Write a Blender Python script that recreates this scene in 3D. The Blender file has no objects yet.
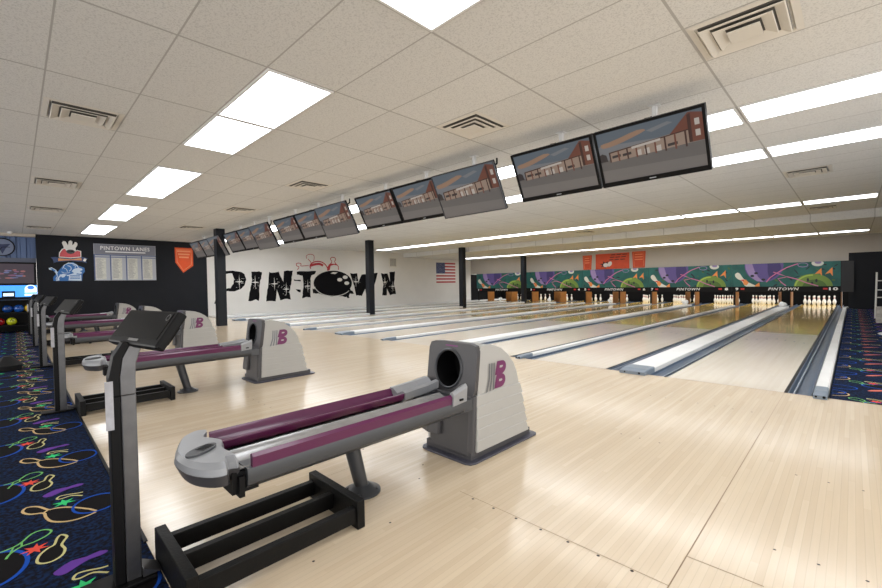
import bpy, math, random
from mathutils import Vector, Matrix
random.seed(4)
PI=math.pi
scene=bpy.context.scene
COL=scene.collection

# ------------------------------------------------------------------ helpers
def lin(c):
    return tuple(((v/255)/12.92 if v/255<=.04045 else ((v/255+.055)/1.055)**2.4) for v in c)
MATS={}
def mat(name,rgb,rough=.5,metal=0,emit=None,es=0,coat=0,var=0,vscale=8,bump=0,bscale=200,spec=.5):
    if name in MATS: return MATS[name]
    m=bpy.data.materials.new(name); m.use_nodes=True; nt=m.node_tree; b=nt.nodes['Principled BSDF']
    c=lin(rgb)+(1,)
    b.inputs['Base Color'].default_value=c; b.inputs['Roughness'].default_value=rough; b.inputs['Metallic'].default_value=metal
    b.inputs['Specular IOR Level'].default_value=spec
    if coat: b.inputs['Coat Weight'].default_value=coat; b.inputs['Coat Roughness'].default_value=.06
    if emit: b.inputs['Emission Color'].default_value=lin(emit)+(1,); b.inputs['Emission Strength'].default_value=es
    tc=nt.nodes.new('ShaderNodeTexCoord')
    if var:
        n=nt.nodes.new('ShaderNodeTexNoise'); n.inputs['Scale'].default_value=vscale; n.inputs['Detail'].default_value=4
        nt.links.new(tc.outputs['Object'],n.inputs['Vector'])
        r=nt.nodes.new('ShaderNodeMapRange'); r.inputs['From Min'].default_value=.3; r.inputs['From Max'].default_value=.7
        r.inputs['To Min'].default_value=1-var; r.inputs['To Max'].default_value=1+var
        nt.links.new(n.outputs['Fac'],r.inputs['Value'])
        mx=nt.nodes.new('ShaderNodeVectorMath'); mx.operation='SCALE'; mx.inputs[0].default_value=c[:3]
        nt.links.new(r.outputs['Result'],mx.inputs['Scale']); nt.links.new(mx.outputs['Vector'],b.inputs['Base Color'])
    if bump:
        n=nt.nodes.new('ShaderNodeTexNoise'); n.inputs['Scale'].default_value=bscale
        nt.links.new(tc.outputs['Object'],n.inputs['Vector'])
        bm=nt.nodes.new('ShaderNodeBump'); bm.inputs['Strength'].default_value=bump; bm.inputs['Distance'].default_value=.002
        nt.links.new(n.outputs['Fac'],bm.inputs['Height']); nt.links.new(bm.outputs['Normal'],b.inputs['Normal'])
    MATS[name]=m; return m

def wood(name,c1,c2,rough,coat=.3,row=.0272,length=1.4,grain=.05,nsc=(40,2),seam=0):
    """narrow boards running along Y: every board length has its own tone between c1 and c2, with grain along it"""
    m=bpy.data.materials.new(name); m.use_nodes=True; nt=m.node_tree; b=nt.nodes['Principled BSDF']; L=nt.links.new
    tc=nt.nodes.new('ShaderNodeTexCoord'); s=nt.nodes.new('ShaderNodeSeparateXYZ'); L(tc.outputs['Object'],s.inputs[0])
    def M(op,a,bv=None):
        n=nt.nodes.new('ShaderNodeMath'); n.operation=op
        for i,q in enumerate((a,bv)):
            if q is None: continue
            if isinstance(q,(int,float)): n.inputs[i].default_value=q
            else: L(q,n.inputs[i])
        return n.outputs[0]
    i=M('FLOOR',M('DIVIDE',s.outputs['X'],row)); off=M('MULTIPLY',M('FRACT',M('MULTIPLY',i,.617)),length)
    j=M('FLOOR',M('DIVIDE',M('ADD',s.outputs['Y'],off),length))
    cc=nt.nodes.new('ShaderNodeCombineXYZ'); L(i,cc.inputs[0]); L(j,cc.inputs[1])
    wn=nt.nodes.new('ShaderNodeTexWhiteNoise'); wn.noise_dimensions='2D'; L(cc.outputs[0],wn.inputs['Vector'])
    mx=nt.nodes.new('ShaderNodeMix'); mx.data_type='RGBA'; L(wn.outputs['Value'],mx.inputs[0]); mx.inputs[6].default_value=lin(c1)+(1,); mx.inputs[7].default_value=lin(c2)+(1,)
    mp=nt.nodes.new('ShaderNodeMapping'); mp.inputs['Scale'].default_value=(nsc[0],nsc[1],1); L(tc.outputs['Object'],mp.inputs['Vector'])
    n=nt.nodes.new('ShaderNodeTexNoise'); n.inputs['Scale'].default_value=1; n.inputs['Detail'].default_value=4; L(mp.outputs[0],n.inputs['Vector'])
    n2=nt.nodes.new('ShaderNodeTexNoise'); n2.inputs['Scale'].default_value=.9; n2.inputs['Detail'].default_value=2; L(tc.outputs['Object'],n2.inputs['Vector'])
    r=nt.nodes.new('ShaderNodeMapRange'); r.inputs['From Min'].default_value=.7; r.inputs['From Max'].default_value=1.3; r.inputs['To Min'].default_value=1-grain; r.inputs['To Max'].default_value=1+grain
    L(M('ADD',n.outputs['Fac'],n2.outputs['Fac']),r.inputs['Value'])
    k=r.outputs[0]
    if seam:
        fr_=M('FRACT',M('DIVIDE',s.outputs['X'],row)); k=M('MULTIPLY',k,M('SUBTRACT',1.0,M('MULTIPLY',M('LESS_THAN',M('MINIMUM',fr_,M('SUBTRACT',1.0,fr_)),.05),seam)))
    v=nt.nodes.new('ShaderNodeVectorMath'); v.operation='SCALE'; L(mx.outputs[2],v.inputs[0]); L(k,v.inputs['Scale']); L(v.outputs[0],b.inputs['Base Color'])
    b.inputs['Roughness'].default_value=rough; b.inputs['Coat Weight'].default_value=coat; b.inputs['Coat Roughness'].default_value=rough*.6
    MATS[name]=m; return m

def ceiling_mat(name,base,line,x0,y0,sx,sy):
    """lay-in tiles sx by sy with thin bars along the grid and a speckled face"""
    m=bpy.data.materials.new(name); m.use_nodes=True; nt=m.node_tree; b=nt.nodes['Principled BSDF']; L=nt.links.new
    tc=nt.nodes.new('ShaderNodeTexCoord'); s=nt.nodes.new('ShaderNodeSeparateXYZ'); L(tc.outputs['Object'],s.inputs[0])
    def M(op,a,bv=None):
        n=nt.nodes.new('ShaderNodeMath'); n.operation=op
        for i,q in enumerate((a,bv)):
            if q is None: continue
            if isinstance(q,(int,float)): n.inputs[i].default_value=q
            else: L(q,n.inputs[i])
        return n.outputs[0]
    def edge(o,off,size,w):
        f=M('FRACT',M('DIVIDE',M('SUBTRACT',o,off),size)); d=M('MULTIPLY',M('MINIMUM',f,M('SUBTRACT',1.0,f)),size)
        return M('LESS_THAN',d,w)
    ex=edge(s.outputs['X'],x0,sx,.009); ey=edge(s.outputs['Y'],y0,sy,.006); e=M('MAXIMUM',ex,ey)
    n=nt.nodes.new('ShaderNodeTexNoise'); n.inputs['Scale'].default_value=95; n.inputs['Detail'].default_value=2; L(tc.outputs['Object'],n.inputs['Vector'])
    # tone differs a little from tile to tile
    cx=M('FLOOR',M('DIVIDE',M('SUBTRACT',s.outputs['X'],x0),sx)); cy=M('FLOOR',M('DIVIDE',M('SUBTRACT',s.outputs['Y'],y0),sy))
    cc=nt.nodes.new('ShaderNodeCombineXYZ'); L(cx,cc.inputs[0]); L(cy,cc.inputs[1])
    wn=nt.nodes.new('ShaderNodeTexWhiteNoise'); wn.noise_dimensions='2D'; L(cc.outputs[0],wn.inputs['Vector'])
    r=nt.nodes.new('ShaderNodeMapRange'); r.inputs['From Min'].default_value=.36; r.inputs['From Max'].default_value=.5; r.inputs['To Min'].default_value=.82; r.inputs['To Max'].default_value=1.0; L(n.outputs['Fac'],r.inputs['Value'])
    k=M('MULTIPLY',r.outputs[0],M('ADD',M('MULTIPLY',wn.outputs['Value'],.04),.98))
    v=nt.nodes.new('ShaderNodeVectorMath'); v.operation='SCALE'; v.inputs[0].default_value=lin(base); L(k,v.inputs['Scale'])
    mx=nt.nodes.new('ShaderNodeMix'); mx.data_type='RGBA'; L(e,mx.inputs[0]); L(v.outputs[0],mx.inputs[6]); mx.inputs[7].default_value=lin(line)+(1,)
    L(mx.outputs[2],b.inputs['Base Color']); b.inputs['Roughness'].default_value=.85; b.inputs['Specular IOR Level'].default_value=.2
    MATS[name]=m; return m

class MB:
    def __init__(s): s.v=[]; s.f=[]; s.m=[]; s.s=[]
    def add(s,vs,fs,mi=0,sm=False):
        o=len(s.v); s.v+=[tuple(v) for v in vs]
        for f in fs: s.f.append([i+o for i in f]); s.m.append(mi); s.s.append(sm)
        return s
    def box(s,x0,x1,y0,y1,z0,z1,mi=0):
        return s.add([(x,y,z) for z in (z0,z1) for y in (y0,y1) for x in (x0,x1)],[(0,2,3,1),(4,5,7,6),(0,1,5,4),(2,6,7,3),(0,4,6,2),(1,3,7,5)],mi)
    def prism(s,pts,axis,a,b,mi=0,sm=False,top=None):
        """pts in the plane perpendicular to axis (cyclic order), extruded a..b; top = other outline at b"""
        def P(p,t):
            return {'x':(t,p[0],p[1]),'y':(p[0],t,p[1]),'z':(p[0],p[1],t)}[axis]
        n=len(pts); q=top or pts
        s.add([P(p,a) for p in pts]+[P(p,b) for p in q],[tuple(range(n)),tuple(range(2*n-1,n-1,-1))],mi)
        o=len(s.v)-2*n
        for i in range(n):
            j=(i+1)%n; s.f.append([o+i,o+n+i,o+n+j,o+j]); s.m.append(mi); s.s.append(sm)
        return s
    def cyl(s,p0,p1,r0,r1=None,n=20,mi=0,caps=True):
        r1=r0 if r1 is None else r1; p0=Vector(p0);p1=Vector(p1); d=(p1-p0).normalized()
        u=d.orthogonal().normalized(); w=d.cross(u)
        ring=lambda p,r:[p+(u*math.cos(2*PI*i/n)+w*math.sin(2*PI*i/n))*r for i in range(n)]
        s.add(ring(p0,r0)+ring(p1,r1),[(i,(i+1)%n,n+(i+1)%n,n+i) for i in range(n)],mi,True)
        if caps: s.add(ring(p0,r0),[tuple(range(n-1,-1,-1))],mi); s.add(ring(p1,r1),[tuple(range(n))],mi)
        return s
    def lathe(s,prof,n=20,c=(0,0,0),mi=0,mis=None):
        vs=[(c[0]+r*math.cos(2*PI*i/n),c[1]+r*math.sin(2*PI*i/n),c[2]+z) for r,z in prof for i in range(n)]
        o=len(s.v); s.v+=vs
        for k in range(len(prof)-1):
            for i in range(n):
                j=(i+1)%n; s.f.append([o+k*n+i,o+k*n+j,o+(k+1)*n+j,o+(k+1)*n+i]); s.m.append(mis[k] if mis else mi); s.s.append(True)
        return s
    def sphere(s,c,r,n=20,mi=0):
        k=n//2; return s.lathe([(max(r*math.sin(PI*i/k),1e-4),-r*math.cos(PI*i/k)) for i in range(k+1)],n,c,mi)
    def tube(s,path,r,n=8,mi=0):
        for a,b in zip(path[:-1],path[1:]): s.cyl(a,b,r,n=n,mi=mi)
        return s
    def sweep(s,sec,a,b,mi=0,sm=True):
        """section [(x,z)] swept along Y a..b (open strip made solid by the section itself being closed)"""
        return s.prism(sec,'y',a,b,mi,sm)
    def build(s,name,mats,parent=None,bevel=0,loc=None):
        me=bpy.data.meshes.new(name); me.from_pydata(s.v,[],s.f)
        if not isinstance(mats,(list,tuple)): mats=[mats]
        for m in mats: me.materials.append(m)
        for p,mi,sm in zip(me.polygons,s.m,s.s): p.material_index=mi; p.use_smooth=sm
        me.update()
        import bmesh
        bm=bmesh.new(); bm.from_mesh(me)
        if bevel: bmesh.ops.remove_doubles(bm,verts=bm.verts,dist=1e-5)
        if getattr(s,'fixn',True): bmesh.ops.recalc_face_normals(bm,faces=bm.faces)
        for e in bm.edges:
            if len(e.link_faces)==2 and e.calc_face_angle(0)>math.radians(32): e.smooth=False
        bm.to_mesh(me); bm.free()
        o=bpy.data.objects.new(name,me); COL.objects.link(o)
        if parent: o.parent=parent
        if loc: o.location=loc
        if bevel:
            b=o.modifiers.new('bevel','BEVEL'); b.width=bevel; b.segments=2; b.limit_method='ANGLE'; b.angle_limit=math.radians(35); b.harden_normals=False
        return o

# flat outlines lying on a surface: frame maps (u,v,d) to 3-D, d = distance off the surface
def frameX(x):   return lambda u,v,d:(x+d,u,v)
def frameY(y):   return lambda u,v,d:(u,y-d,v)
def frameZ(z):   return lambda u,v,d:(u,v,z+d)
def triangulate(pts):
    from mathutils.geometry import tessellate_polygon
    return tessellate_polygon([[Vector((p[0],p[1],0)) for p in pts]])
def flat(mb,fr,pts,d,mi=0):
    mb.add([fr(p[0],p[1],d) for p in pts],[tuple(t) for t in triangulate(pts)],mi)
def ribbon(mb,fr,pts,w,d,mi=0,closed=False):
    n=len(pts); L=[];R=[]
    for i in range(n):
        a=Vector(pts[i-1] if (i>0 or closed) else pts[i]); b=Vector(pts[(i+1)%n] if (i<n-1 or closed) else pts[i])
        t=(b-a); t=t.normalized() if t.length>0 else Vector((1,0)); nn=Vector((-t.y,t.x))*w/2; p=Vector(pts[i])
        L.append(p+nn);R.append(p-nn)
    fs=[(i,(i+1)%n,n+(i+1)%n,n+i) for i in range(n if closed else n-1)]
    mb.add([fr(p.x,p.y,d) for p in L+R],fs,mi)
def smooth(pts,k=3,closed=False):
    """Catmull-Rom refinement"""
    out=[];n=len(pts)
    for i in range(n if closed else n-1):
        P=[Vector(pts[(i+j)%n] if closed else pts[min(max(i+j,0),n-1)]) for j in (-1,0,1,2)]
        for q in range(k):
            t=q/k
            out.append(tuple(.5*((2*P[1])+(P[2]-P[0])*t+(2*P[0]-5*P[1]+4*P[2]-P[3])*t*t+(3*P[1]-P[0]-3*P[2]+P[3])*t**3)))
    if not closed: out.append(tuple(pts[-1]))
    return out
def ell(cx,cy,rx,ry,n=28,a0=0,a1=2*PI,rot=0):
    o=[]
    for i in range(n):
        t=a0+(a1-a0)*i/(n if abs(a1-a0-2*PI)<1e-6 else n-1); x=rx*math.cos(t);y=ry*math.sin(t)
        o.append((cx+x*math.cos(rot)-y*math.sin(rot),cy+x*math.sin(rot)+y*math.cos(rot)))
    return o
def star(cx,cy,r,ri,k=5,rot=0,sx=1,sy=1):
    return [(cx+sx*(r if i%2==0 else ri)*math.cos(rot+PI*i/k),cy+sy*(r if i%2==0 else ri)*math.sin(rot+PI*i/k)) for i in range(2*k)]
TXT={}
def text(mb,fr,s,cx,cy,w,h,d,mi=0,bold=.0,shear=0):
    """lettering s centred on (cx,cy), scaled to w by h"""
    key=(s,bold,shear)
    if key not in TXT:
        cu=bpy.data.curves.new('lettering','FONT'); cu.body=s; cu.offset=bold; cu.shear=shear; cu.fill_mode='FRONT'; cu.space_character=1.14; cu.resolution_u=3
        o=bpy.data.objects.new('lettering',cu); COL.objects.link(o)
        dg=bpy.context.evaluated_depsgraph_get(); dg.update(); me=bpy.data.meshes.new_from_object(o.evaluated_get(dg))
        TXT[key]=([tuple(v.co) for v in me.vertices],[tuple(p.vertices) for p in me.polygons])
        bpy.data.objects.remove(o); bpy.data.curves.remove(cu); bpy.data.meshes.remove(me)
    vs,fs=TXT[key]; x0=min(v[0] for v in vs);x1=max(v[0] for v in vs);y0=min(v[1] for v in vs);y1=max(v[1] for v in vs)
    mb.add([fr(cx+((v[0]-x0)/(x1-x0)-.5)*w,cy+((v[1]-y0)/(y1-y0)-.5)*h,d) for v in vs],fs,mi)

def tag(o,label=None,cat=None,group=None,kind=None):
    if label: o['label']=label
    if cat: o['category']=cat
    if group: o['group']=group
    if kind: o['kind']=kind
    return o
def empty(name,loc,label,cat,group=None,rz=0):
    o=bpy.data.objects.new(name,None); COL.objects.link(o); o.location=loc; o.rotation_euler=(0,0,rz); o.empty_display_size=.1
    return tag(o,label,cat,group)
KIDS={}
def children(o): return [c for c in list(COL.objects) if c.parent==o]
def dup(o,loc,label,parent=None):
    c=o.copy(); COL.objects.link(c)
    if parent: c.parent=parent
    else:
        c.location=loc; c['label']=label
    for ch in children(o): dup(ch,None,None,c)
    return c
def struct(o): o['kind']='structure'; return o
ORD=['first','second','third','fourth','fifth','sixth','seventh','eighth','ninth','tenth','eleventh','twelfth','thirteenth','fourteenth','fifteenth']
ART={
'P':[(0.425,1.776),(0.912,1.79),(1.217,1.761),(1.37,1.646),(1.423,1.438),(1.358,1.206),(1.198,1.047),(0.954,0.96),(0.71,0.98),(0.591,0.938),(0.528,0.477),(0.206,0.505),(0.308,0.954)],
'Ph':[(0.61,1.656),(0.888,1.69),(0.956,1.485),(0.919,1.257),(0.807,1.1),(0.636,1.071)],
'I':[(1.632,1.774),(1.714,1.752),(1.901,1.777),(2.089,1.755),(2.034,1.483),(1.982,1.293),(1.954,0.96),(1.924,0.542),(1.776,0.605),(1.613,0.536),(1.476,0.551),(1.528,0.783),(1.596,1.109),(1.66,1.437)],
'N1':[(2.377,1.748),(2.573,1.725),(2.799,1.766),(2.99,1.332),(3.028,1.803),(3.235,1.83),(3.445,1.818),(3.395,1.531),(3.351,1.229),(3.263,0.88),(3.317,0.552),(3.099,0.575),(2.842,0.535),(2.703,0.992),(2.64,0.479),(2.443,0.512),(2.223,0.496),(2.245,0.761),(2.312,1.096)],
'dash1':[(3.488,1.43),(3.81,1.398),(3.808,1.347),(3.497,1.379)],
'dash2':[(3.557,0.999),(3.799,0.968),(3.784,0.841),(3.635,0.911)],
'T':[(3.624,1.784),(4.006,1.808),(4.57,1.819),(4.508,1.662),(4.336,1.609),(4.286,1.427),(4.297,1.218),(4.261,0.907),(4.281,0.594),(4.086,0.626),(3.864,0.582),(3.892,0.812),(3.931,1.068),(3.918,1.607),(3.631,1.642)],
'W':[(6.41,1.727),(6.608,1.711),(6.83,1.741),(6.898,1.245),(7.114,1.674),(7.498,1.688),(7.663,1.179),(7.784,1.736),(8.112,1.768),(7.915,1.176),(7.684,0.622),(7.365,0.603),(7.304,0.952),(7.087,0.583),(6.849,0.63),(6.748,0.622),(6.596,1.248)],
'N2':[(8.311,1.74),(8.52,1.711),(8.749,1.743),(8.93,1.287),(8.904,1.804),(9.28,1.838),(9.249,1.531),(9.2,1.162),(9.329,0.604),(9.109,0.623),(8.912,0.555),(8.69,0.925),(8.681,0.562),(8.379,0.571),(8.424,0.87),(8.469,1.17)],
'shadow':[(4.376,0.982),(4.607,1.03),(5.493,0.66),(6.391,0.97),(6.682,0.692),(6.385,0.717),(6.313,0.478),(5.994,0.617),(5.491,0.606),(5.068,0.663),(4.658,0.765),(4.4,0.799)],
'ballc':[(5.477,1.248),(6.516,1.238),(5.492,1.845)],
'bh':[(5.824,1.41),(6.132,1.531),(6.215,1.241)],
'bhl':[(5.324,1.703),(5.46,1.775),(5.72,1.76),(5.581,1.683)],
'sparks':[(1.153,1.347),(1.786,1.318),(2.6,1.248),(3.12,1.008),(4.143,1.127),(6.745,1.304),(8.57,1.271),(9.103,1.04)],
'rp1':[(3.659,1.861),(3.744,1.989),(3.637,2.038),(3.624,2.139),(3.748,2.167),(3.845,2.134),(3.827,2.041),(3.991,2.045),(4.214,2.059)],
'rp2a':[(4.131,2.383),(4.106,2.485),(4.22,2.567),(4.389,2.584),(4.485,2.525),(4.498,2.394),(4.455,2.262)],
'rp2':[(4.316,1.921),(4.28,2.05),(4.379,2.182),(4.639,2.267),(4.93,2.222),(5.133,2.04),(5.218,1.842)],
'rp2b':[(4.187,2.359),(4.296,2.258),(4.35,2.166)],
'rp3':[(5.158,1.842),(5.224,2.068),(5.379,2.206),(5.412,2.288),(5.341,2.394),(5.417,2.478),(5.57,2.466),(5.629,2.376),(5.565,2.292),(5.625,2.185),(5.765,2.051),(5.76,1.887)],
'rp3f':[(5.162,2.013),(5.378,2.179),(5.655,2.175),(5.765,2.079),(5.53,2.128),(5.345,2.071),(5.291,1.865),(5.189,1.864)],
'grille':[(8.862,2.612),(9.41,2.606),(9.396,2.037),(8.879,2.047)],
'flag':[(12.441,2.401),(14.122,2.428),(14.126,1.177),(12.413,1.208),(13.21,2.42),(13.195,1.781)],
'board':[(-3.386,2.639),(-1.67,2.626),(-1.716,1.416),(-3.42,1.435),(-3.396,2.304),(-1.681,2.252)],
'pennant':[(-1.093,2.621),(-0.493,2.615),(-0.502,1.959),(-0.834,1.7),(-1.078,2.073)],
'crown':[(-4.139,2.344),(-4.124,2.478),(-4.164,2.608),(-4.13,2.669),(-4.075,2.658),(-4.023,2.542),(-3.997,2.677),(-3.951,2.701),(-3.914,2.661),(-3.922,2.548),(-3.852,2.626),(-3.795,2.614),(-3.797,2.554),(-3.845,2.462),(-3.837,2.358),(-3.973,2.307)],
'crownball':[(-3.976,2.381),(-3.847,2.387),(-3.978,2.292)],
'redblob':[(-4.242,2.164),(-4.228,2.297),(-4.159,2.417),(-4.092,2.435),(-4.061,2.363),(-3.882,2.341),(-3.802,2.389),(-3.722,2.363),(-3.723,2.182),(-3.978,2.143)],
'banner':[(-4.437,2.143),(-4.329,2.161),(-4.286,2.148),(-3.979,2.114),(-3.681,2.183),(-3.554,2.142),(-3.603,2.08),(-3.582,1.989),(-3.686,2.017),(-3.981,2.054),(-4.312,2.001),(-4.377,1.97),(-4.364,2.058)],
'bannerin':[(-4.265,2.125),(-3.979,2.093),(-3.717,2.152),(-3.703,2.071),(-3.98,2.069),(-4.268,2.037)],
'bluebg':[(-4.39,1.533),(-4.299,1.679),(-4.163,1.887),(-4.05,1.978),(-3.914,2.011),(-3.781,1.894),(-3.645,1.836),(-3.636,1.715),(-3.697,1.624),(-3.714,1.412),(-4.393,1.416)],
'lion':[(-4.493,1.808),(-4.424,1.838),(-4.329,1.767),(-4.278,1.665),(-4.188,1.769),(-4.14,1.917),(-4.027,1.993),(-3.915,1.981),(-3.815,1.924),(-3.783,1.834),(-3.703,1.805),(-3.693,1.76),(-3.763,1.729),(-3.707,1.684),(-3.731,1.639),(-3.834,1.653),(-3.881,1.593),(-4.061,1.563),(-4.093,1.607),(-4.14,1.533),(-4.184,1.518),(-4.216,1.562),(-4.261,1.504),(-4.252,1.43),(-4.329,1.416),(-4.337,1.489),(-4.303,1.562),(-4.343,1.679),(-4.405,1.751),(-4.479,1.765)],
'lionw':[(-4.016,1.607),(-3.857,1.623),(-3.732,1.609),(-3.726,1.418),(-4.043,1.429)],
'tan':[(-2.522,-5.265),(-2.568,-5.249),(-2.536,-5.207),(-2.456,-5.172),(-2.446,-5.141),(-2.399,-5.086),(-2.262,-5.004),(-2.228,-5.055),(-2.24,-5.116),(-2.295,-5.167),(-2.368,-5.185),(-2.43,-5.191),(-2.464,-5.239),(-2.522,-5.265)],
'tan2':[(-2.43,-5.191),(-2.456,-5.172)],
'purple':[(-1.776,-5.187),(-1.8,-5.17),(-1.829,-5.128),(-1.818,-5.081),(-1.827,-5.036),(-1.8,-5.011),(-1.784,-5.041),(-1.787,-5.073),(-1.767,-5.112),(-1.742,-5.149),(-1.747,-5.173)],
'rstar':[(-2.053,-5.231)],
'gstar':[(-2.492,-5.11)],
'small':[(-2.103,-5.137),(-2.073,-5.126),(-2.04,-5.138),(-2.006,-5.148),(-1.955,-5.14),(-1.905,-5.154),(-1.884,-5.186),(-1.897,-5.216),(-1.929,-5.229),(-1.981,-5.218),(-2.018,-5.191),(-2.031,-5.171),(-2.082,-5.16),(-2.109,-5.148),(-2.103,-5.137)],
'green':[(-2.13,-5.338),(-2.141,-5.297),(-2.165,-5.271),(-2.221,-5.238),(-2.227,-5.199),(-2.19,-5.173),(-2.151,-5.191),(-2.126,-5.235),(-2.122,-5.272),(-2.085,-5.307),(-2.047,-5.319)],
'blue':[(-2.071,-5.337),(-2.042,-5.297),(-1.997,-5.263),(-1.939,-5.244),(-1.885,-5.25),(-1.846,-5.279),(-1.841,-5.306),(-1.85,-5.333)],
'yel':[(-1.676,-5.027),(-1.682,-5.053),(-1.702,-5.092),(-1.706,-5.122),(-1.677,-5.134),(-1.664,-5.115),(-1.669,-5.075),(-1.625,-5.033)],
'blue2':[(-2.435,-4.932),(-2.458,-4.965),(-2.465,-5.021),(-2.442,-5.07),(-2.377,-5.088),(-2.332,-5.079),(-2.281,-5.038),(-2.267,-4.987),(-2.288,-4.951)],
'dots1':[(-0.8,-3.631),(-0.666,-3.626),(-0.534,-3.619),(-0.401,-3.623),(-0.266,-3.621)],
'dots2':[(0.25,-2.187),(0.387,-2.177),(0.519,-2.179)],
'dots3':[(0.249,-3.097),(0.385,-3.095),(0.519,-3.097)],
'seam':[(-0.005,-3.612),(0.006,-3.367),(-0.004,-2.275),(-0.002,-1.753),(0.011,-3.386),(0.248,-3.385)],
'dots4':[(-1.421,-3.519),(-0.805,-3.628),(-0.532,-3.619),(-1.083,-4.442),(-1.072,-4.055),(-1.536,-3.685),(-1.302,-4.063)],
}
LIGHT=5.8; PINL=6.0; WORLD=2.2; EXPO=0.2
# ------------------------------------------------------------------ camera
F=419.64; yaw,pitch,roll=.7769,-.0237,-.0166
CAM=Vector((.4766,-5.2636,1.1181))
f=Vector((-math.sin(yaw)*math.cos(pitch),math.cos(yaw)*math.cos(pitch),math.sin(pitch))); r=Vector((math.cos(yaw),math.sin(yaw),0)); u=r.cross(f)
r2=math.cos(roll)*r+math.sin(roll)*u; u2=-math.sin(roll)*r+math.cos(roll)*u
cam=bpy.data.cameras.new('camera'); camo=bpy.data.objects.new('camera',cam); COL.objects.link(camo)
camo.matrix_world=Matrix(((r2.x,u2.x,-f.x,CAM.x),(r2.y,u2.y,-f.y,CAM.y),(r2.z,u2.z,-f.z,CAM.z),(0,0,0,1)))
cam.sensor_fit='HORIZONTAL'; cam.sensor_width=36; cam.lens=F/882*36; cam.clip_start=.02; cam.clip_end=200
scene.camera=camo

# ------------------------------------------------------------------ measures
H=2.838; HL=2.62; BEAM_Y=9.9
P=3.2506; G=.7218; W=1.054; G2=P-2*W-G
X0,Y0,SX,SY=-2.8048,-5.044,1.2192,.6096        # ceiling grid
XL=-17.3; YM=15.5; YB=15.62; YEND=18.4; YC=-4.885; XR=3.6; YF=-9.5
NUM=['zero','one','two','three','four','five','six','seven','eight','nine','ten']
def lane_x(n):   # left and right edge of lane n (10 is the nearest)
    k=(10-n)//2; xr=-k*P if n%2==0 else -k*P-W-G
    return xr-W,xr

# ------------------------------------------------------------------ materials
M_floor=wood('maple boards',(221,203,176),(212,192,164),.22,.4,grain=.04,seam=.09)
M_lane=wood('light maple lane boards',(222,211,194),(218,206,188),.2,.4,grain=.03,nsc=(12,.6))
M_pine=wood('amber pine lane boards',(226,194,118),(216,182,106),.12,.3,grain=.04,nsc=(12,.6))
M_ceil=ceiling_mat('ceiling tiles beige',(217,216,213),(174,172,168),X0,Y0,SX,SY)
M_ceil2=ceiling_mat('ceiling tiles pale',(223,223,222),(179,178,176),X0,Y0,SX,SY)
M_wallL=mat('white painted wall',(216,213,208),.7,var=.02,vscale=2)
M_taupe=mat('taupe painted wall',(176,169,160),.7,var=.02,vscale=2)
M_black=mat('black painted wall',(23,25,31),.55,var=.08,vscale=3,spec=.2)
M_blk=mat('black plastic',(12,12,14),.45,spec=.18)
M_blkm=mat('matte black',(10,10,12),.7,spec=.15)
M_colm=mat('black painted column',(20,24,32),.5,spec=.3,var=.1,vscale=5)
M_white=mat('white',(235,235,235),.5)
M_gut=mat('slate blue gutter plastic',(72,90,112),.32,var=.12,vscale=3,coat=.05)
M_cap=mat('pale grey cap',(228,228,226),.4,var=.04,vscale=2)
M_capn=mat('grey nose cap',(120,132,145),.35)
M_strip=mat('aluminium strip',(170,178,188),.3,.6)
M_lg=mat('light grey moulded plastic',(170,169,166),.38,var=.02,vscale=6)
M_silver=mat('silver grey plastic',(146,148,152),.35,.15)
M_dg=mat('charcoal moulded plastic',(70,69,72),.4,var=.05,vscale=6)
M_dg2=mat('dark grey steel',(72,74,78),.35,.4)
M_pur=mat('purple rail',(86,18,68),.28,coat=.2)
M_tray=mat('clear grey tray',(158,158,158),.25,.3,var=.12,vscale=9)
M_plate=mat('dark base plate',(66,66,78),.4)
M_blackwood=mat('worn black painted wood',(9,9,9),.5,spec=.22,var=.35,vscale=14,bump=.5,bscale=60)
M_steel=mat('brushed steel',(104,104,106),.35,.85,var=.1,vscale=20)
M_light=mat('lit diffuser',(250,250,250),.5,emit=(246,250,255),es=LIGHT)
M_frame=mat('white light frame',(220,220,220),.5)
M_vent=mat('white metal vent',(216,211,202),.5)
M_ventd=mat('vent shadow gap',(96,93,88),.8)
M_paper=mat('printed paper',(176,176,182),.6,var=.12,vscale=30)

# ------------------------------------------------------------------ setting
bm_=MB(); 
bm_.box(XL-.9,XR,YC,0,-.1,0,0); bm_.box(.33,XR,YC,-.0,-.1,-.001,0)
fl=frameZ(0)
for k in range(0,6):
    for n_,ys in ((0,(-3.625,-.95)),(1,(-3.625,-.95))):
        l,rr=lane_x(10-2*k-n_)
        for y in ys:
            for i in range(-3,4):
                if 10-2*k-n_<1: continue
                flat(bm_,fl,ell((l+rr)/2+i*.1333,y,.007,.007,8),.0008,1)
for x,y in [(.25,-2.18),(.386,-2.18),(.519,-2.18),(.25,-3.096),(.385,-3.096),(.519,-3.096),(-1.421,-3.519),(-1.083,-4.442),(-1.072,-4.055),(-1.3,-3.66),(-.6,-2.18),(-.73,-2.18),(-.47,-2.18)]:
    flat(bm_,fl,ell(x,y,.006,.006,8),.0008,1)
for k in range(6):
    ribbon(bm_,fl,[(-k*P,-.02),(-k*P,-4.86)],.004,.0006,2); ribbon(bm_,fl,[(-k*P-W-G*.93,-.02),(-k*P-W-G*.93,-4.86)],.003,.0006,2)
    ribbon(bm_,fl,[(-k*P+.25 if k==0 else -k*P,-3.386),(-k*P-.0,-3.386)],.004,.0006,2)
ribbon(bm_,fl,[(-1.03,-3.61),(0,-3.615)],.003,.0006,2)
ribbon(bm_,fl,[(XL,-.012),(XR,-.012)],.008,.0006,2)
M_dot=mat('dark floor dot',(52,40,34),.5); M_seam=mat('dark seam',(140,116,86),.5)
floor=struct(bm_.build('floor',[M_floor,M_dot,M_seam]))
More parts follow.
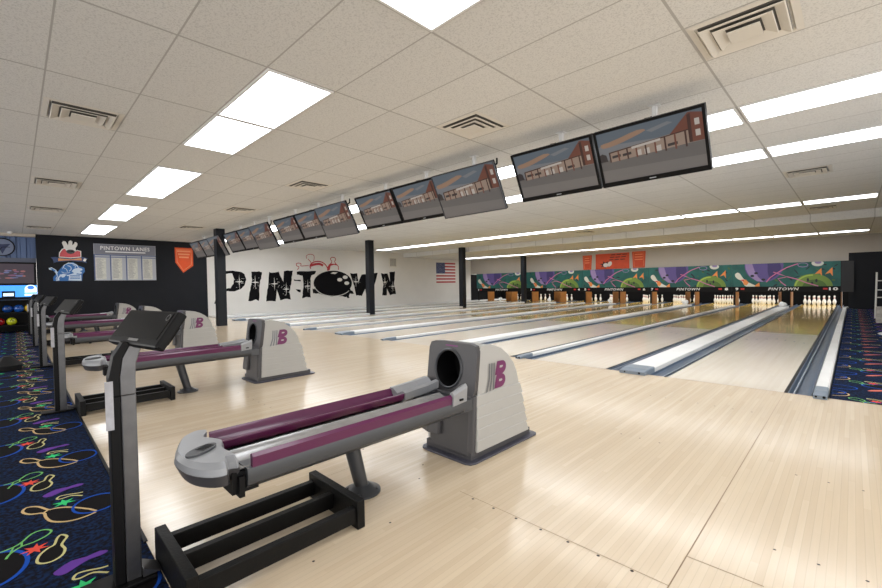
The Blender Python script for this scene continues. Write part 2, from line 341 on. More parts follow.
sb=MB().box(XL-1.6,XR,YF,19.2,-.2,-.12); struct(sb.build('floor_slab',M_blkm))
# carpet with its woven bowling pattern
M_carp=bpy.data.materials.new('navy carpet'); M_carp.use_nodes=True
def _c():
    nt=M_carp.node_tree;b=nt.nodes['Principled BSDF'];tc=nt.nodes.new('ShaderNodeTexCoord')
    n=nt.nodes.new('ShaderNodeTexNoise');n.inputs['Scale'].default_value=55;n.inputs['Detail'].default_value=3;nt.links.new(tc.outputs['Object'],n.inputs['Vector'])
    r_=nt.nodes.new('ShaderNodeValToRGB');r_.color_ramp.elements[0].position=.42;r_.color_ramp.elements[1].position=.62
    r_.color_ramp.elements[0].color=lin((14,16,26))+(1,);r_.color_ramp.elements[1].color=lin((19,40,76))+(1,)
    nt.links.new(n.outputs['Fac'],r_.inputs['Fac']);nt.links.new(r_.outputs['Color'],b.inputs['Base Color']);b.inputs['Roughness'].default_value=.95;b.inputs['Specular IOR Level'].default_value=.1
_c()
CM=[M_carp]+[mat(n,c,.9,spec=.1) for n,c in (('carpet tan',(206,178,130)),('carpet purple',(104,62,156)),('carpet red',(226,84,70)),('carpet green',(62,204,124)),('carpet lime',(120,190,110)),('carpet blue',(26,78,176)),('carpet cream',(202,196,140)),('carpet black',(20,18,20)),('carpet salmon',(200,112,96)))]
def motif(mb,fr,dx,dy,fx=1):
    T=lambda pts:[(p[0]*1+dx,p[1]+dy) for p in pts]
    A=ART
    flat(mb,fr,T(A['tan'][:-1]),.001,8); ribbon(mb,fr,smooth(T(A['tan'][:-1]),3,True),.012,.0016,1,True); ribbon(mb,fr,T(A['tan2']),.01,.0017,1)
    flat(mb,fr,smooth(T(A['purple']),2,True),.0015,2)
    x,y=A['rstar'][0]; flat(mb,fr,star(x+dx,y+dy,.05,.02,7,.3),.0016,3)
    x,y=A['gstar'][0]; flat(mb,fr,star(x+dx,y+dy,.05,.02,6,.1),.0019,4)
    flat(mb,fr,T(A['small'][:-1]),.001,8); ribbon(mb,fr,smooth(T(A['small'][:-1]),3,True),.010,.0016,7,True)
    ribbon(mb,fr,smooth(T(A['green']),3),.009,.0017,5)
    ribbon(mb,fr,T([A['green'][1],A['green'][9]]),.007,.0017,5); ribbon(mb,fr,T([A['green'][2],A['green'][8]]),.007,.0017,5)
    c=ell(-1.985+dx,-5.36+dy,.15,.105,28); flat(mb,fr,c,.0009,8); ribbon(mb,fr,c,.016,.0014,6,True)
    ribbon(mb,fr,smooth(T(A['yel']),3),.010,.0016,7)
    c=ell(-2.36+dx,-4.99+dy,.11,.095,26); flat(mb,fr,c,.0011,8); ribbon(mb,fr,c,.012,.0018,6,True)
    # parts of the pattern that stand further out
    c=ell(-2.30+dx,-5.60+dy,.13,.1,26); flat(mb,fr,c,.001,8); ribbon(mb,fr,c,.012,.0018,6,True)
    flat(mb,fr,smooth([(-2.1+dx,-5.66+dy),(-2.06+dx,-5.58+dy),(-1.98+dx,-5.52+dy),(-1.9+dx,-5.5+dy),(-1.97+dx,-5.56+dy),(-2.04+dx,-5.64+dy)],2,True),.0015,9)
    ribbon(mb,fr,smooth([(-1.85+dx,-5.7+dy),(-1.8+dx,-5.62+dy),(-1.72+dx,-5.6+dy),(-1.68+dx,-5.52+dy),(-1.66+dx,-5.62+dy),(-1.74+dx,-5.7+dy)],3,True),.01,.0017,1,True)
    flat(mb,fr,star(-2.42+dx,-5.42+dy,.045,.018,6,.2),.0018,4)
def clipbuild(x0,x1,y0,y1,name):
    mb=MB(); mb.box(x0,x1,y0,y1,-.1,-.004,0)
    fr=frameZ(-.004); per=.893
    i0=int(math.floor((x0+1.6)/per)); i1=int(math.ceil((x1+2.6)/per)); j0=int(math.floor((y0+4.9)/per)); j1=int(math.ceil((y1+5.8)/per))
    for i in range(i0,i1+1):
        for j in range(j0,j1+1):
            t=MB(); motif(t,fr,i*per,j*per)
            # keep only faces whose whole outline lies on this carpet
            keep=[q for q,f in enumerate(t.f) if all(x0<t.v[v][0]<x1 and y0<t.v[v][1]<y1 for v in f)]
            o=len(mb.v); mb.v+=t.v
            for q in keep: mb.f.append([v+o for v in t.f[q]]); mb.m.append(t.m[q]); mb.s.append(False)
    import bmesh
    ob=mb.build(name,CM)
    bm=bmesh.new(); bm.from_mesh(ob.data); bmesh.ops.delete(bm,geom=[v for v in bm.verts if not v.link_faces],context='VERTS'); bm.to_mesh(ob.data); bm.free()
    return struct(ob)
clipbuild(XL-1.4,XR,YF,YC,'floor_carpet_left')
clipbuild(.325,XR,0.0,YB,'floor_carpet_right')
struct(MB().box(XL,-1.75,YC-.008,YC+.006,-.02,.004).build('trim_1',M_blk))
# ceiling
struct(MB().box(XL-1.5,XR,YF,-.78,H,H+.1).build('ceiling',M_ceil))
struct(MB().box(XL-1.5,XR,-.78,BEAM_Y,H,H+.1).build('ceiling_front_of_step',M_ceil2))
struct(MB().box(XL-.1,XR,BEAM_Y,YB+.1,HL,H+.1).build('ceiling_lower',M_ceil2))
# walls
struct(MB().box(XL-.15,XL,-.03,19,-.1,H).build('wall_left',M_wallL))
struct(MB().box(XL-.15,XL+.012,-4.757,-.03,-.1,H).build('wall_left_black',M_black))
struct(MB().box(XL,.351,YB,YB+.1,1.72,HL).build('wall_back',M_taupe))
struct(MB().box(.351,XR,YB,YB+.1,-.1,1.99).build('wall_back_black',M_black))
struct(MB().box(.351,XR,YB,YB+.1,1.99,HL).build('wall_back_upper',M_taupe))
struct(MB().box(XR,XR+.1,3.0,YB,-.1,H).build('wall_right',M_wallL))
struct(MB().box(XL,.5,18.85,18.95,-.1,1.9).build('wall_pit',M_blkm))
# recess at far left: corrugated blue wall
M_corr=mat('blue corrugated metal',(92,112,150),.4,.3)
mb=MB(); xw=XL-.25
y=YF
while y<-4.757:
    mb.prism([(xw,y),(xw+.03,y+.02),(xw+.03,y+.13),(xw,y+.15),(xw,y+.22),(xw-.02,y+.22),(xw-.02,y)],'z',2.12,2.76); y+=.22
struct(mb.build('wall_side_corrugated',M_corr))
struct(MB().box(xw-.06,xw+.0,YF,-4.757,-.1,2.0).box(xw-.1,xw-.02,YF,-4.757,2.0,H).build('wall_side',M_black))
struct(MB().box(xw-.02,xw+.06,YF,-4.757,1.99,2.12).build('trim_2',mat('blue grey trim',(92,98,116),.5)))
struct(MB().box(xw-.02,XL,YF,-4.757,2.76,H).build('trim_3',mat('beige soffit',(196,186,172),.6)))

# ------------------------------------------------------------------ mural
mb=MB(); fr=frameX(XL+.001)
def jag(pts,a=.012,k=3):
    o=[]
    for i in range(len(pts)):
        p=Vector(pts[i]);q=Vector(pts[(i+1)%len(pts)])
        for j in range(k):
            t=p.lerp(q,j/k); o.append((t.x+random.uniform(-a,a),t.y+random.uniform(-a,a)))
    return o
for n_ in ('P','I','N1','T','W','N2','dash1','dash2'): flat(mb,fr,jag(ART[n_]),.002,0)
flat(mb,fr,jag(ART['shadow'],.03,4),.002,0)
flat(mb,fr,jag(ART['Ph'],.01),.004,1)
cx,cy=ART['ballc'][0]; rx=ART['ballc'][1][0]-cx; ry=ART['ballc'][2][1]-cy
flat(mb,fr,ell(cx,cy,rx,ry,48),.004,0); ribbon(mb,fr,ell(cx+.02,cy-.03,rx,ry,30,PI*1.07,PI*1.8),.03,.006,1)
for p in ART['bh']: flat(mb,fr,ell(p[0],p[1],.14,.085,20),.007,1)
flat(mb,fr,ART['bhl'],.007,1)
for p in ART['sparks']:
    s_=.2
    flat(mb,fr,star(p[0],p[1],s_*1.15,.03,4,PI/2,.75,1.35),.008,1)
    for q in range(14):
        a=random.uniform(0,2*PI); d=random.uniform(.08,.24); flat(mb,fr,ell(p[0]+d*math.cos(a),p[1]+d*math.sin(a)*1.2,random.uniform(.008,.022),.012,6),.008,1)
for n_,w_ in (('rp1',.03),('rp2a',.025),('rp2',.05),('rp2b',.03),('rp3',.035)): ribbon(mb,fr,smooth(ART[n_],3),w_,.003,2)
flat(mb,fr,ART['rp3f'],.0035,2); ribbon(mb,fr,smooth([(4.3,2.06),(4.5,2.12),(4.75,2.15),(4.95,2.08)],3),.11,.0035,2)
M_ink=mat('black mural paint',(13,13,16),.7,spec=.1); M_red=mat('red mural paint',(176,44,52),.5)
mur=mb.build('wall_mural',[M_ink,M_wallL,M_red]); tag(mur,'black PINTOWN wall mural with a bowling ball for the O and red pins above it','mural')

def board(name,label,cat,bg,pts,x=XL+.012,th=.02):
    mb=MB(); ys=[p[0] for p in pts]
    mb.prism(pts,'x',x,x+th,0); return mb,frameX(x+th)
# league score board
b0=ART['board']; y0,y1=-3.40,-1.69; z0,z1=1.425,2.632
M_bd=mat('pale grey board',(176,180,190),.35); M_bdt=mat('dull band',(120,122,134),.4); M_bdb=mat('slate blue lines',(70,86,130),.4); M_bdw=mat('cream sheet',(205,205,196),.5,var=.18,vscale=40)
root=empty('score_board',(XL+.012,(y0+y1)/2,z0),'large grey lane record board headed PINTOWN LANES on the black wall','notice board')
def local(ob,root):
    ob.parent=root; ob.matrix_parent_inverse=Matrix.Identity(4); ob.location=-root.location; return ob
mb=MB().box(XL+.016,XL+.035,y0,y1,z0,z1,0); fr=frameX(XL+.035)
flat(mb,fr,[(y0+.01,z1-.34),(y1-.01,z1-.34),(y1-.01,z1-.01),(y0+.01,z1-.01)],.001,1)
text(mb,fr,'PINTOWN LANES',(y0+y1)/2,z1-.13,1.36,.13,.002,2,.015)
text(mb,fr,'PINTOWN LANES',(y0+y1)/2,z1-.25,.8,.06,.002,2,.01) if False else None
flat(mb,fr,[(y0+.3,z1-.27),(y1-.3,z1-.27),(y1-.3,z1-.235),(y0+.3,z1-.235)],.002,2)
for i in range(4): ribbon(mb,fr,[(y0+.43*i+.0 if i else y0+.012,z0+.01),(y0+.43*i if i else y0+.012,z1-.36)],.028,.002,3)
ribbon(mb,fr,[(y0,z1-.36),(y1,z1-.36)],.03,.002,3); ribbon(mb,fr,[(y0,z1-.43),(y1,z1-.43)],.02,.002,3)
local(mb.build('board_face',[M_bd,M_bdt,M_white,M_bdb]),root)
for i in range(4):
    mb=MB().box(XL+.035,XL+.038,y0+.04+.43*i,y0+.31+.43*i,z0+.03,z1-.46,0)
    fs=frameX(XL+.038)
    for j in range(22):
        zz=z1-.5-j*.03; L=random.uniform(.1,.2); flat(mb,fs,[(y0+.06+.43*i,zz),(y0+.06+.43*i+L,zz),(y0+.06+.43*i+L,zz+.01),(y0+.06+.43*i,zz+.01)],.001,1)
    local(mb.build('name_sheet',[M_bdw,M_bdt]),root)
# orange pennant
mb=MB(); pts=ART['pennant']; mb.prism(pts,'x',XL+.013,XL+.02,0); fr=frameX(XL+.021)
cx=-.8; ribbon(mb,fr,[(p[0]*.8+cx*.2,p[1]*.84+2.2*.16) for p in pts],.02,.001,1,True)
for i in range(3): flat(mb,fr,[(-1.02+.03*i,2.52-.11*i),(-.58-.03*i,2.52-.11*i),(-.58-.03*i,2.46-.11*i),(-1.02+.03*i,2.46-.11*i)],.0015,1)
tag(mb.build('pennant',[mat('orange cloth',(226,84,30),.6,var=.06,vscale=6),mat('pale orange print',(240,150,104),.6)]),'orange pointed pennant on the black wall beside the farthest monitors','pennant')
# bowling badge
mb=MB(); fr=frameX(XL+.012)
M_bw=mat('sign white',(226,224,220),.4);M_br=mat('sign red',(196,66,74),.4);M_bk=mat('sign black',(20,20,24),.3);M_bo=mat('sign orange tan',(206,140,90),.4);M_bn=mat('sign navy',(42,64,110),.4)
mb.prism(ART['crown'],'x',XL+.012,XL+.03,0); mb.prism(ART['redblob'],'x',XL+.03,XL+.04,1); mb.prism(ART['banner'],'x',XL+.04,XL+.055,2)
fr=frameX(XL+.055); flat(mb,fr,ART['bannerin'],.001,3); flat(mb,frameX(XL+.041),ell(-3.97,2.34,.1,.07,20),.001,4)
ribbon(mb,frameX(XL+.041),ART['redblob'],.025,.001,0,True)
flat(mb,fr,[(-4.4,2.12),(-4.31,2.13),(-4.3,2.03),(-4.38,2.02)],.001,2); flat(mb,fr,[(-3.64,2.14),(-3.58,2.12),(-3.62,2.03),(-3.68,2.06)],.001,5)
for i in range(3): flat(mb,frameX(XL+.032),ell(-4.13+.145*i,2.62,.03,.035,12),.001,0)
tag(mb.build('wall_badge',[M_bw,M_br,M_bn,M_bo,M_bk,M_bw]),'badge sign of white pins like a crown over a ribbon, left of the score board','sign')
# blue lion emblem
mb=MB(); M_bl=mat('bright blue sign',(30,104,176),.35); M_bl2=mat('emblem silver white',(196,214,232),.35)
mb.prism(ART['bluebg'],'x',XL+.016,XL+.024,0); 
L=ART['lion']; cx=sum(p[0] for p in L)/len(L); cy=sum(p[1] for p in L)/len(L)
mb.prism(L,'x',XL+.022,XL+.03,1)
fr=frameX(XL+.03)
body=[(-4.30,1.66),(-4.17,1.80),(-4.11,1.92),(-4.02,1.965),(-3.92,1.95),(-3.84,1.9),(-3.80,1.83),(-3.9,1.80),(-3.96,1.72),(-3.90,1.66),(-4.05,1.60),(-4.16,1.64),(-4.24,1.60),(-4.3,1.50),(-4.30,1.45),(-4.33,1.46),(-4.29,1.56)]
flat(mb,fr,body,.001,0); flat(mb,fr,[(-4.46,1.80),(-4.41,1.81),(-4.33,1.73),(-4.36,1.70)],.001,0); ribbon(mb,fr,smooth([(-4.05,1.9),(-3.98,1.86),(-3.97,1.78),(-4.02,1.72)],3),.018,.002,1)
flat(mb,fr,ART['lionw'],.0015,1)
for pl in ([(-4.15,1.83),(-4.08,1.78),(-4.06,1.70)],[(-3.93,1.93),(-3.86,1.88),(-3.88,1.83)],[(-4.2,1.7),(-4.12,1.66),(-4.0,1.68)],[(-4.24,1.62),(-4.17,1.58),(-4.1,1.60)]): ribbon(mb,fr,smooth(pl,3),.014,.002,1)
for q in range(3): flat(mb,fr,[(-4.0,1.57-.045*q),(-3.76,1.575-.045*q),(-3.76,1.595-.045*q),(-4.0,1.59-.045*q)],.003,0)
tag(mb.build('lion_emblem',[M_bl,M_bl2]),'blue leaping lion emblem on the black wall just under the pin badge','sign')
# flag
mb=MB(); y0,y1,z0,z1=12.43,14.12,1.19,2.41; mb.box(XL+.004,XL+.01,y0,y1,z0,z1,0); fr=frameX(XL+.01)
M_fr=mat('flag red',(170,44,56),.7);M_fb=mat('flag blue',(46,56,102),.7);M_fw=mat('flag white',(222,218,214),.7)
for i in range(0,13,2): flat(mb,fr,[(y0,z1-(i+1)*(z1-z0)/13),(y1,z1-(i+1)*(z1-z0)/13),(y1,z1-i*(z1-z0)/13),(y0,z1-i*(z1-z0)/13)],.001,1)
yc=y0+.76; zc=z1-7*(z1-z0)/13; flat(mb,fr,[(y0,zc),(yc,zc),(yc,z1),(y0,z1)],.002,2)
for r_ in range(9):
    for c_ in range(6 if r_%2==0 else 5):
        flat(mb,fr,star(y0+.065+.125*c_+(.0625 if r_%2 else 0),z1-.065-r_*.064,.022,.009,5,PI/2),.003,0)
tag(mb.build('national_flag',[M_fw,M_fr,M_fb]),'stars and stripes flag hung flat on the white wall behind the lanes','flag')
# wall grille
g=MB().box(XL,XL+.03,8.87,9.40,2.05,2.61,0)
for i in range(9): g.box(XL+.028,XL+.034,8.93+i*.048,8.95+i*.048,2.12,2.54,1)
tag(g.build('wall_grille',[M_vent,M_ventd]),'square white air grille high on the mural wall near the flag','vent')

# ------------------------------------------------------------------ ceiling lights
def light(x0,x1,y0,y1,z,label,group):
    o=empty('ceiling_light',((x0+x1)/2,(y0+y1)/2,z-.012),label,'ceiling light',group)
    w=(x1-x0)/2-.012; d=(y1-y0)/2-.012; e=.02
    f_=MB(); f_.box(-w,w,-d,-d+e,0,.012).box(-w,w,d-e,d,0,.012).box(-w,-w+e,-d+e,d-e,0,.012).box(w-e,w,-d+e,d-e,0,.012).build('frame',M_frame,o)
    MB().box(-w+e,w-e,-d+e,d-e,.004,.010).build('diffuser',M_light,o)
    return o
def gx(i): return X0-i*SX
def gy(j): return Y0+j*SY
cnt=0
for q,i in enumerate((-3,0,3,6,9)):
    for s_ in range(2):
        where='the light cut off by the photo top' if q==0 else 'the %s double light from the camera'%ORD[q-1]
        light(gx(i+s_+1),gx(i+s_),gy(2),gy(3),H,'white ceiling panel, %s half of %s'%('near' if s_==0 else 'far',where),'double light panels left of the monitors')
rows=[('A',8,H,'row nearest behind the monitors'),('B',11,H,'second row behind the monitors'),('C',20,H,'row before the ceiling step'),('D',30.4,HL,'row on the lowered ceiling')]
for nm,j,z,wh in rows:
    for i in range(-3,11 if nm!='A' else 11):
        light(gx(i+1),gx(i),gy(j),gy(j+1),z,'white strip light, %s from the right in the %s'%(ORD[i+3],wh),'strip lights in the %s'%wh)

# ------------------------------------------------------------------ vents
def vent(x0,x1,y0,y1,label,name='ceiling_vent'):
    o=empty(name,((x0+x1)/2,(y0+y1)/2,H-.02),label,'vent','square ceiling diffusers')
    w=(x1-x0)/2-.012; f_=MB()
    def ring(a,b,za,zb):
        for sx,sy in ((1,0),(-1,0),(0,1),(0,-1)):
            if sx: f_.add([(sx*a,-a,za),(sx*a,a,za),(sx*b,b,zb),(sx*b,-b,zb)],[(0,1,2,3)])
            else: f_.add([(-a,sy*a,za),(a,sy*a,za),(b,sy*b,zb),(-b,sy*b,zb)],[(0,1,2,3)])
    ring(w,w*.86,.018,.012); ring(w*.86,w*.84,.012,.019)
    f_.build('outer_frame',M_vent,o)
    for k,(a,b) in enumerate(((.78,.60),(.55,.34))):
        f_=MB(); ring(w*a,w*b,-.010,.009); ring(w*a,w*a*1.03,-.010,-.006); f_.build('louver_ring',M_vent,o)
    MB().box(-w*.31,w*.31,-w*.31,w*.31,-.016,-.008).build('centre_plate',M_vent,o)
    MB().box(-w*.8,w*.8,-w*.8,w*.8,.012,.0195).build('backing',M_ventd,o)
    return o
for q,(ic,jc) in enumerate([(1.75,.5),(4.75,.5),(7.25,.5),(10.25,.5)]):
    vent(gx(ic)-.305,gx(ic)+.305,gy(jc)-.305,gy(jc)+.305,'white square ceiling diffuser, %s from the camera along the far left row'%ORD[q])
for q,(ic,jc) in enumerate([(-2.25,5.5),(-.25,5.5),(2.75,5.5),(5.25,5.5),(8.25,5.5)]):
    vent(gx(ic)-.305,gx(ic)+.305,gy(jc)-.305,gy(jc)+.305,['large white ceiling diffuser at the top right corner of the photo','white ceiling diffuser above the gap between monitors, near the middle','white ceiling diffuser, third along the row before the monitors','white ceiling diffuser, fourth along the row before the monitors','white ceiling diffuser, farthest along the row before the monitors'][q])
for ic,jc,lb in [(-2.25,14.5,'white ceiling diffuser behind the two strip light rows at right'),(-2.25,22.5,'white ceiling diffuser at right between the third strip row and the ceiling step'),(2.75,22.5,'white ceiling diffuser mid photo just before the ceiling step')]:
    vent(gx(ic)-.305,gx(ic)+.305,gy(jc)-.305,gy(jc)+.305,lb)

# ------------------------------------------------------------------ columns
for q,y in enumerate((-1.0,4.35,9.7,14.9)):
    top=H if y<BEAM_Y else HL
    o=MB().box(-12.79-.12,-12.79+.12,y-.12,y+.12,.001 if q==0 else -.12,top-.001).build('column',M_colm,bevel=.01)
    tag(o,['thick black column beside the farthest monitors, nearest of the four','black column in front of the W of the mural','black column right of the flag','farthest black column, in front of the first artwork panels'][q],'column','black columns between the lanes')

# ------------------------------------------------------------------ lanes
def gutter(mb,x0,x1,ya,yb,flip=False):
    n=8; sec=[]
    xm=(x0+x1)/2; rr=(x1-x0)/2-.008
    sec=[(xm+rr*math.cos(PI+PI*i/n),-.006+.055*math.sin(PI+PI*i/n)) for i in range(n+1)]
    sec=[(x0,-.004)]+sec+[(x1,-.004),(x1,-.08),(x0,-.08)]
    mb.prism(sec,'y',ya,yb,0)
    return mb
LANES=[]
def sep_geom(n):
    l,rr=lane_x(n)
    # gutter widths each side: even lane: left gap is wide(G); right gap narrow(G2) (or outer)
    if n%2==0: return (.20 if True else 0),( .15)
    return .15,.20
for n in range(10,0,-1):
    l,rr=lane_x(n); gl,gr=(.205,.163) if n%2==0 else (.163,.205)
    if n==10: gr=.195
    if n==2: gr=.08
    if n==3: gl=.08
    o=empty('bowling_lane',((l+rr)/2,0,0),'','lane','ten bowling lanes')
    nb={10:'nearest lane at right, beside the blue carpet',1:'farthest lane, along the mural wall'}.get(n)
    o['label']='bowling lane %s, '%NUM[n]+(nb or 'maple then amber boards, ending under artwork number %s'%NUM[n])
    dx=-(l+rr)/2
    mb=MB().box(l+dx+.006,rr+dx-.006,.002,5.7,-.08,0); fz=frameZ(0); c=0
    for i in range(-3,4): 
        X=i*.1333; Y=4.62-abs(i)*.125; flat(mb,fz,[(X-.018,Y-.09),(X,Y-.06),(X+.018,Y-.09),(X,Y+.07)],.0008,1)
    mb.build('maple_section',[M_lane,M_dot],o)
    MB().box(l+dx+.006,rr+dx-.006,5.7,YEND,-.08,0).build('amber_section',M_pine,o)
    e=MB().box(l+dx-.008,l+dx+.006,.002,YEND,-.08,-.002).box(rr+dx-.006,rr+dx+.022,.002,YEND,-.08,-.001); e.build('edge_strip',M_blk,o)
    for s_,(a,b) in enumerate(((l-gl,l-.008),(rr+.022,rr+gr))):
        if n==1 and s_==0: a=l-.2
        gutter(MB(),a+dx,b+dx,.003,YEND).build('gutter',M_gut,o)
        st=(b-.05,b-.04) if s_==0 else (a+.04,a+.05)
        MB().box(st[0]+dx,st[1]+dx,.003,YEND,-.03,-.006).build('gutter_seam',M_strip,o)
    LANES.append(o)
def cap(xc,w,ya,yb,label,nose=True,h=.05):
    o=empty('lane_divider',(xc,ya,0),label,'lane divider','dividers between the lanes')
    w-=.012; sec=[(-w/2,-.08),(-w/2,h-.010),(-w/2+.01,h-.001),(-w/4,h),(w/4,h),(w/2-.01,h-.001),(w/2,h-.010),(w/2,-.08)]
    s0=.24 if nose else 0
    MB().prism(sec,'y',s0,yb-ya).build('top_cover',M_cap,o)
    if nose:
        k=1.0; big=[(x*k,z*1.15 if z>0 else z) for x,z in sec]; sm=[(x*.98,z*.72 if z>0 else z) for x,z in sec]
        m=MB(); m.prism(big,'y',.02,.24); m.prism([(x,max(z,.001)) for x,z in sm],'y',-.1,.02,top=[(x,max(z,.001)) for x,z in big]); nn=m.build('nose_cap',M_capn,o)
        MB().cyl((w*.28,-.103,.022),(w*.28,-.09,.022),.012,n=12,mi=0).cyl((-w*.28,-.103,.022),(-w*.28,-.09,.022),.009,n=12).build('bolt',M_blk,nn)
    return o
for k in range(5):
    xr=-k*P; c=xr-W-G/2; a,b=10-2*k,9-2*k
    cap(c,G-.41,0,15.3,'wide pale return cover running between lanes %s and %s'%(NUM[b],NUM[a]))
    if k<4:
        c2=xr-2*W-G-G2/2; lb='narrow pale divider between lanes %s and %s'%(NUM[b-1],NUM[b])
        if k==3:
            ys=[0,4.35-.125]; 
            cap(c2,G2-.16,0,4.22,lb+', part before the second column'); cap(c2,G2-.16,4.48,9.57,lb+', part between two columns',False); cap(c2,G2-.16,9.83,14.77,lb+', farthest part',False)
        else: cap(c2,G2-.325,0,15.6,lb,h=.04)
cap(.262,.112,0,15.4,'pale divider between lane ten and the blue carpet')
cap(lane_x(1)[0]-.27,.13,0,15.6,'pale divider along the mural wall beside lane one')
MB_=MB().box(XL+.001,lane_x(1)[0]-.34,.002,YEND,-.1,.03); struct(MB_.build('trim_4',M_cap))
# lumpy white covers on the return covers near the pins
M_lump=mat('white cloth',(238,238,238),.7,var=.05,vscale=20)
for k in range(5):
    m=MB(); c=-k*P-W-G/2
    for q in range(6):
        rs=random.uniform(.06,.085); m.sphere((random.uniform(-.06,.06),random.uniform(-.07,.07),rs+random.uniform(0,.07)),rs,12)
    o=m.build('cloth_bundle',M_lump,loc=(c,14.9,.052))
    tag(o,'lumpy white cloth bundle on the return cover between lanes %s and %s'%(NUM[9-2*k],NUM[10-2*k]),'cloth','white bundles at the far end of the lanes')

# ------------------------------------------------------------------ pins
prof=[(.0001,0),(.026,0),(.030,.01),(.046,.06),(.0595,.115),(.058,.145),(.045,.19),(.030,.225),(.0235,.255),(.023,.27),(.0245,.285),(.0235,.30),(.027,.33),(.032,.348),(.030,.365),(.018,.378),(.0001,.381)]
M_pin=mat('white pin',(240,240,238),.25,coat=.4); M_pred=mat('red pin stripe',(190,30,36),.3)
mis=[0]*8+[1,0,1]+[0]*5
pin_me=None
names=['head pin at the front','left pin of the second row','right pin of the second row','left pin of the third row','middle pin of the third row','right pin of the third row','far left pin of the back row','inner left pin of the back row','inner right pin of the back row','far right pin of the back row']
for n in range(10,0,-1):
    l,rr=lane_x(n); c=(l+rr)/2; q=0
    for row in range(4):
        for i in range(row+1):
            x=c+(i-row/2)*.3048; y=17.42+row*.264
            if pin_me is None:
                o=MB().lathe(prof,18,mis=mis).build('bowling_pin',[M_pin,M_pred]); pin_me=o.data
            else:
                o=bpy.data.objects.new('bowling_pin',pin_me); COL.objects.link(o)
            o.location=(x,y,0.0005)
            tag(o,'white pin with red neck, %s on lane %s'%(names[q],NUM[n]),'bowling pin','pins on lane %d'%n); q+=1
# kickbacks
M_kick=mat('orange varnished plywood',(150,98,42),.45,var=.12,vscale=5)
for n in range(10,0,-1):
    l,rr=lane_x(n)
    for s_,x in (('left',l-.19),('right',rr+.17)):
        if n%2==1 and s_=='left' and False: continue
        o=MB().box(x-.015,x+.015,15.75,16.4,-.0,.60).build('kickback_board',M_kick)
        if n in (2,) and s_=='right': o.location.x-=.0
        tag(o,'orange plywood side board at the %s of the pins on lane %s'%(s_,NUM[n]),'side board','plywood side boards by the pins')
# pin lights
M_pl=mat('pin light tube',(250,250,245),.5,emit=(255,250,240),es=PINL)
for k in range(5):
    c=-k*P-W-G/2
    o=empty('pin_light',(c,16.4,.72),'fluorescent tube fixture hidden above the pins of lanes %s and %s'%(NUM[9-2*k],NUM[10-2*k]),'pin light','pin lights behind the artwork')
    MB().box(-1.4,1.4,-.06,.06,0,.05).build('housing',M_frame,o); MB().cyl((-1.35,0,-.02),(1.35,0,-.02),.018,n=10).build('tube',M_pl,o); MB().box(-.03,.03,YM+.061-16.4,-.06,.01,.04).build('bracket',M_blk,o)

# ------------------------------------------------------------------ masking units
ZB,ZS,ZT=.60,.805,1.715
C_=lambda n,c:mat(n,c,.45)
AM=[mat('teal artwork ground',(24,92,88),.45,var=.25,vscale=2.5),C_('art purple',(92,78,140)),C_('art deep purple',(62,52,108)),C_('art white',(214,216,206)),C_('art orange',(226,140,72)),C_('art green',(112,142,60)),C_('art dark green',(74,106,48)),C_('art pink',(196,112,158)),C_('art red',(206,60,48)),C_('art lilac',(150,130,180)),C_('art black',(26,30,44)),C_('art light green',(160,190,84))]
def art(mb,fr,x0,w):
    h=ZT-ZS
    def T(pts,clip=True): 
        o=[(x0+w*(px-55)/767, ZS+h*(238-py)/(238-(62-27*(px-55)/767))) for px,py in pts]
        return [(min(max(a,x0+.004),x0+w-.004),min(max(b,ZS+.004),ZT-.004)) for a,b in o]
    E=lambda cx,cy,rx,ry,n=36:ell(cx,cy,rx,ry,n)
    flat(mb,fr,T(E(300,70,145,130)),.002,1); flat(mb,fr,T([(160,50),(215,50),(232,110),(260,160),(300,200),(250,195),(190,150),(165,100)]),.003,9)
    flat(mb,fr,T([(330,45),(420,45),(430,90),(395,150),(345,185),(330,120)]),.003,2)
    for p in ((244,130),(215,152),(298,182)): flat(mb,fr,T(E(p[0],p[1],15,9,14)),.004,10)
    pin=[(92,128),(80,140),(84,160),(105,178),(130,190),(150,218),(168,236),(248,236),(225,222),(190,205),(160,185),(140,165),(122,138),(106,126)]
    flat(mb,fr,T(smooth(pin,2,True)),.005,3); flat(mb,fr,T([(140,190),(165,180),(188,205),(172,228),(150,222)]),.006,4); flat(mb,fr,T([(120,185),(150,178),(150,195)]),.0065,8)
    flat(mb,fr,T([(235,228),(268,205),(272,236),(240,237)]),.006,4)
    flat(mb,fr,T(E(645,240,128,103)),.003,5); ribbon(mb,fr,T(ell(645,240,118,92,20,PI*1.02,PI*1.5)),.05,.004,11); flat(mb,fr,T(E(655,245,80,62)),.0038,6)
    for p in ((612,185),(668,192),(640,215)): flat(mb,fr,T(ell(p[0],p[1],8,14,12)),.005,10)
    flat(mb,fr,T([(655,140),(700,92),(704,155),(690,135)]),.006,4); flat(mb,fr,T([(722,142),(770,85),(772,158),(756,130)]),.006,4)
    for pl in ([(320,202),(350,165),(400,128),(470,85),(545,55)],[(372,122),(420,140),(470,160),(405,175),(430,205),(462,232)],[(470,160),(540,180),(600,208),(680,236)]): ribbon(mb,fr,T(pl),.035,.007,7)
    ribbon(mb,fr,T(ell(578,66,34,16,20)),.02,.007,9,True)
    flat(mb,fr,T(E(675,52,40,25,22)),.007,3); flat(mb,fr,T(E(678,46,22,12,16)),.008,9)
    # mottled paint strokes
    for q in range(26):
        x=random.uniform(70,800);y=random.uniform(60,230); flat(mb,fr,T(ell(x,y,random.uniform(8,26),random.uniform(3,7),10,rot=random.uniform(-1,1))),.0012,6 if q%4==0 else 10)
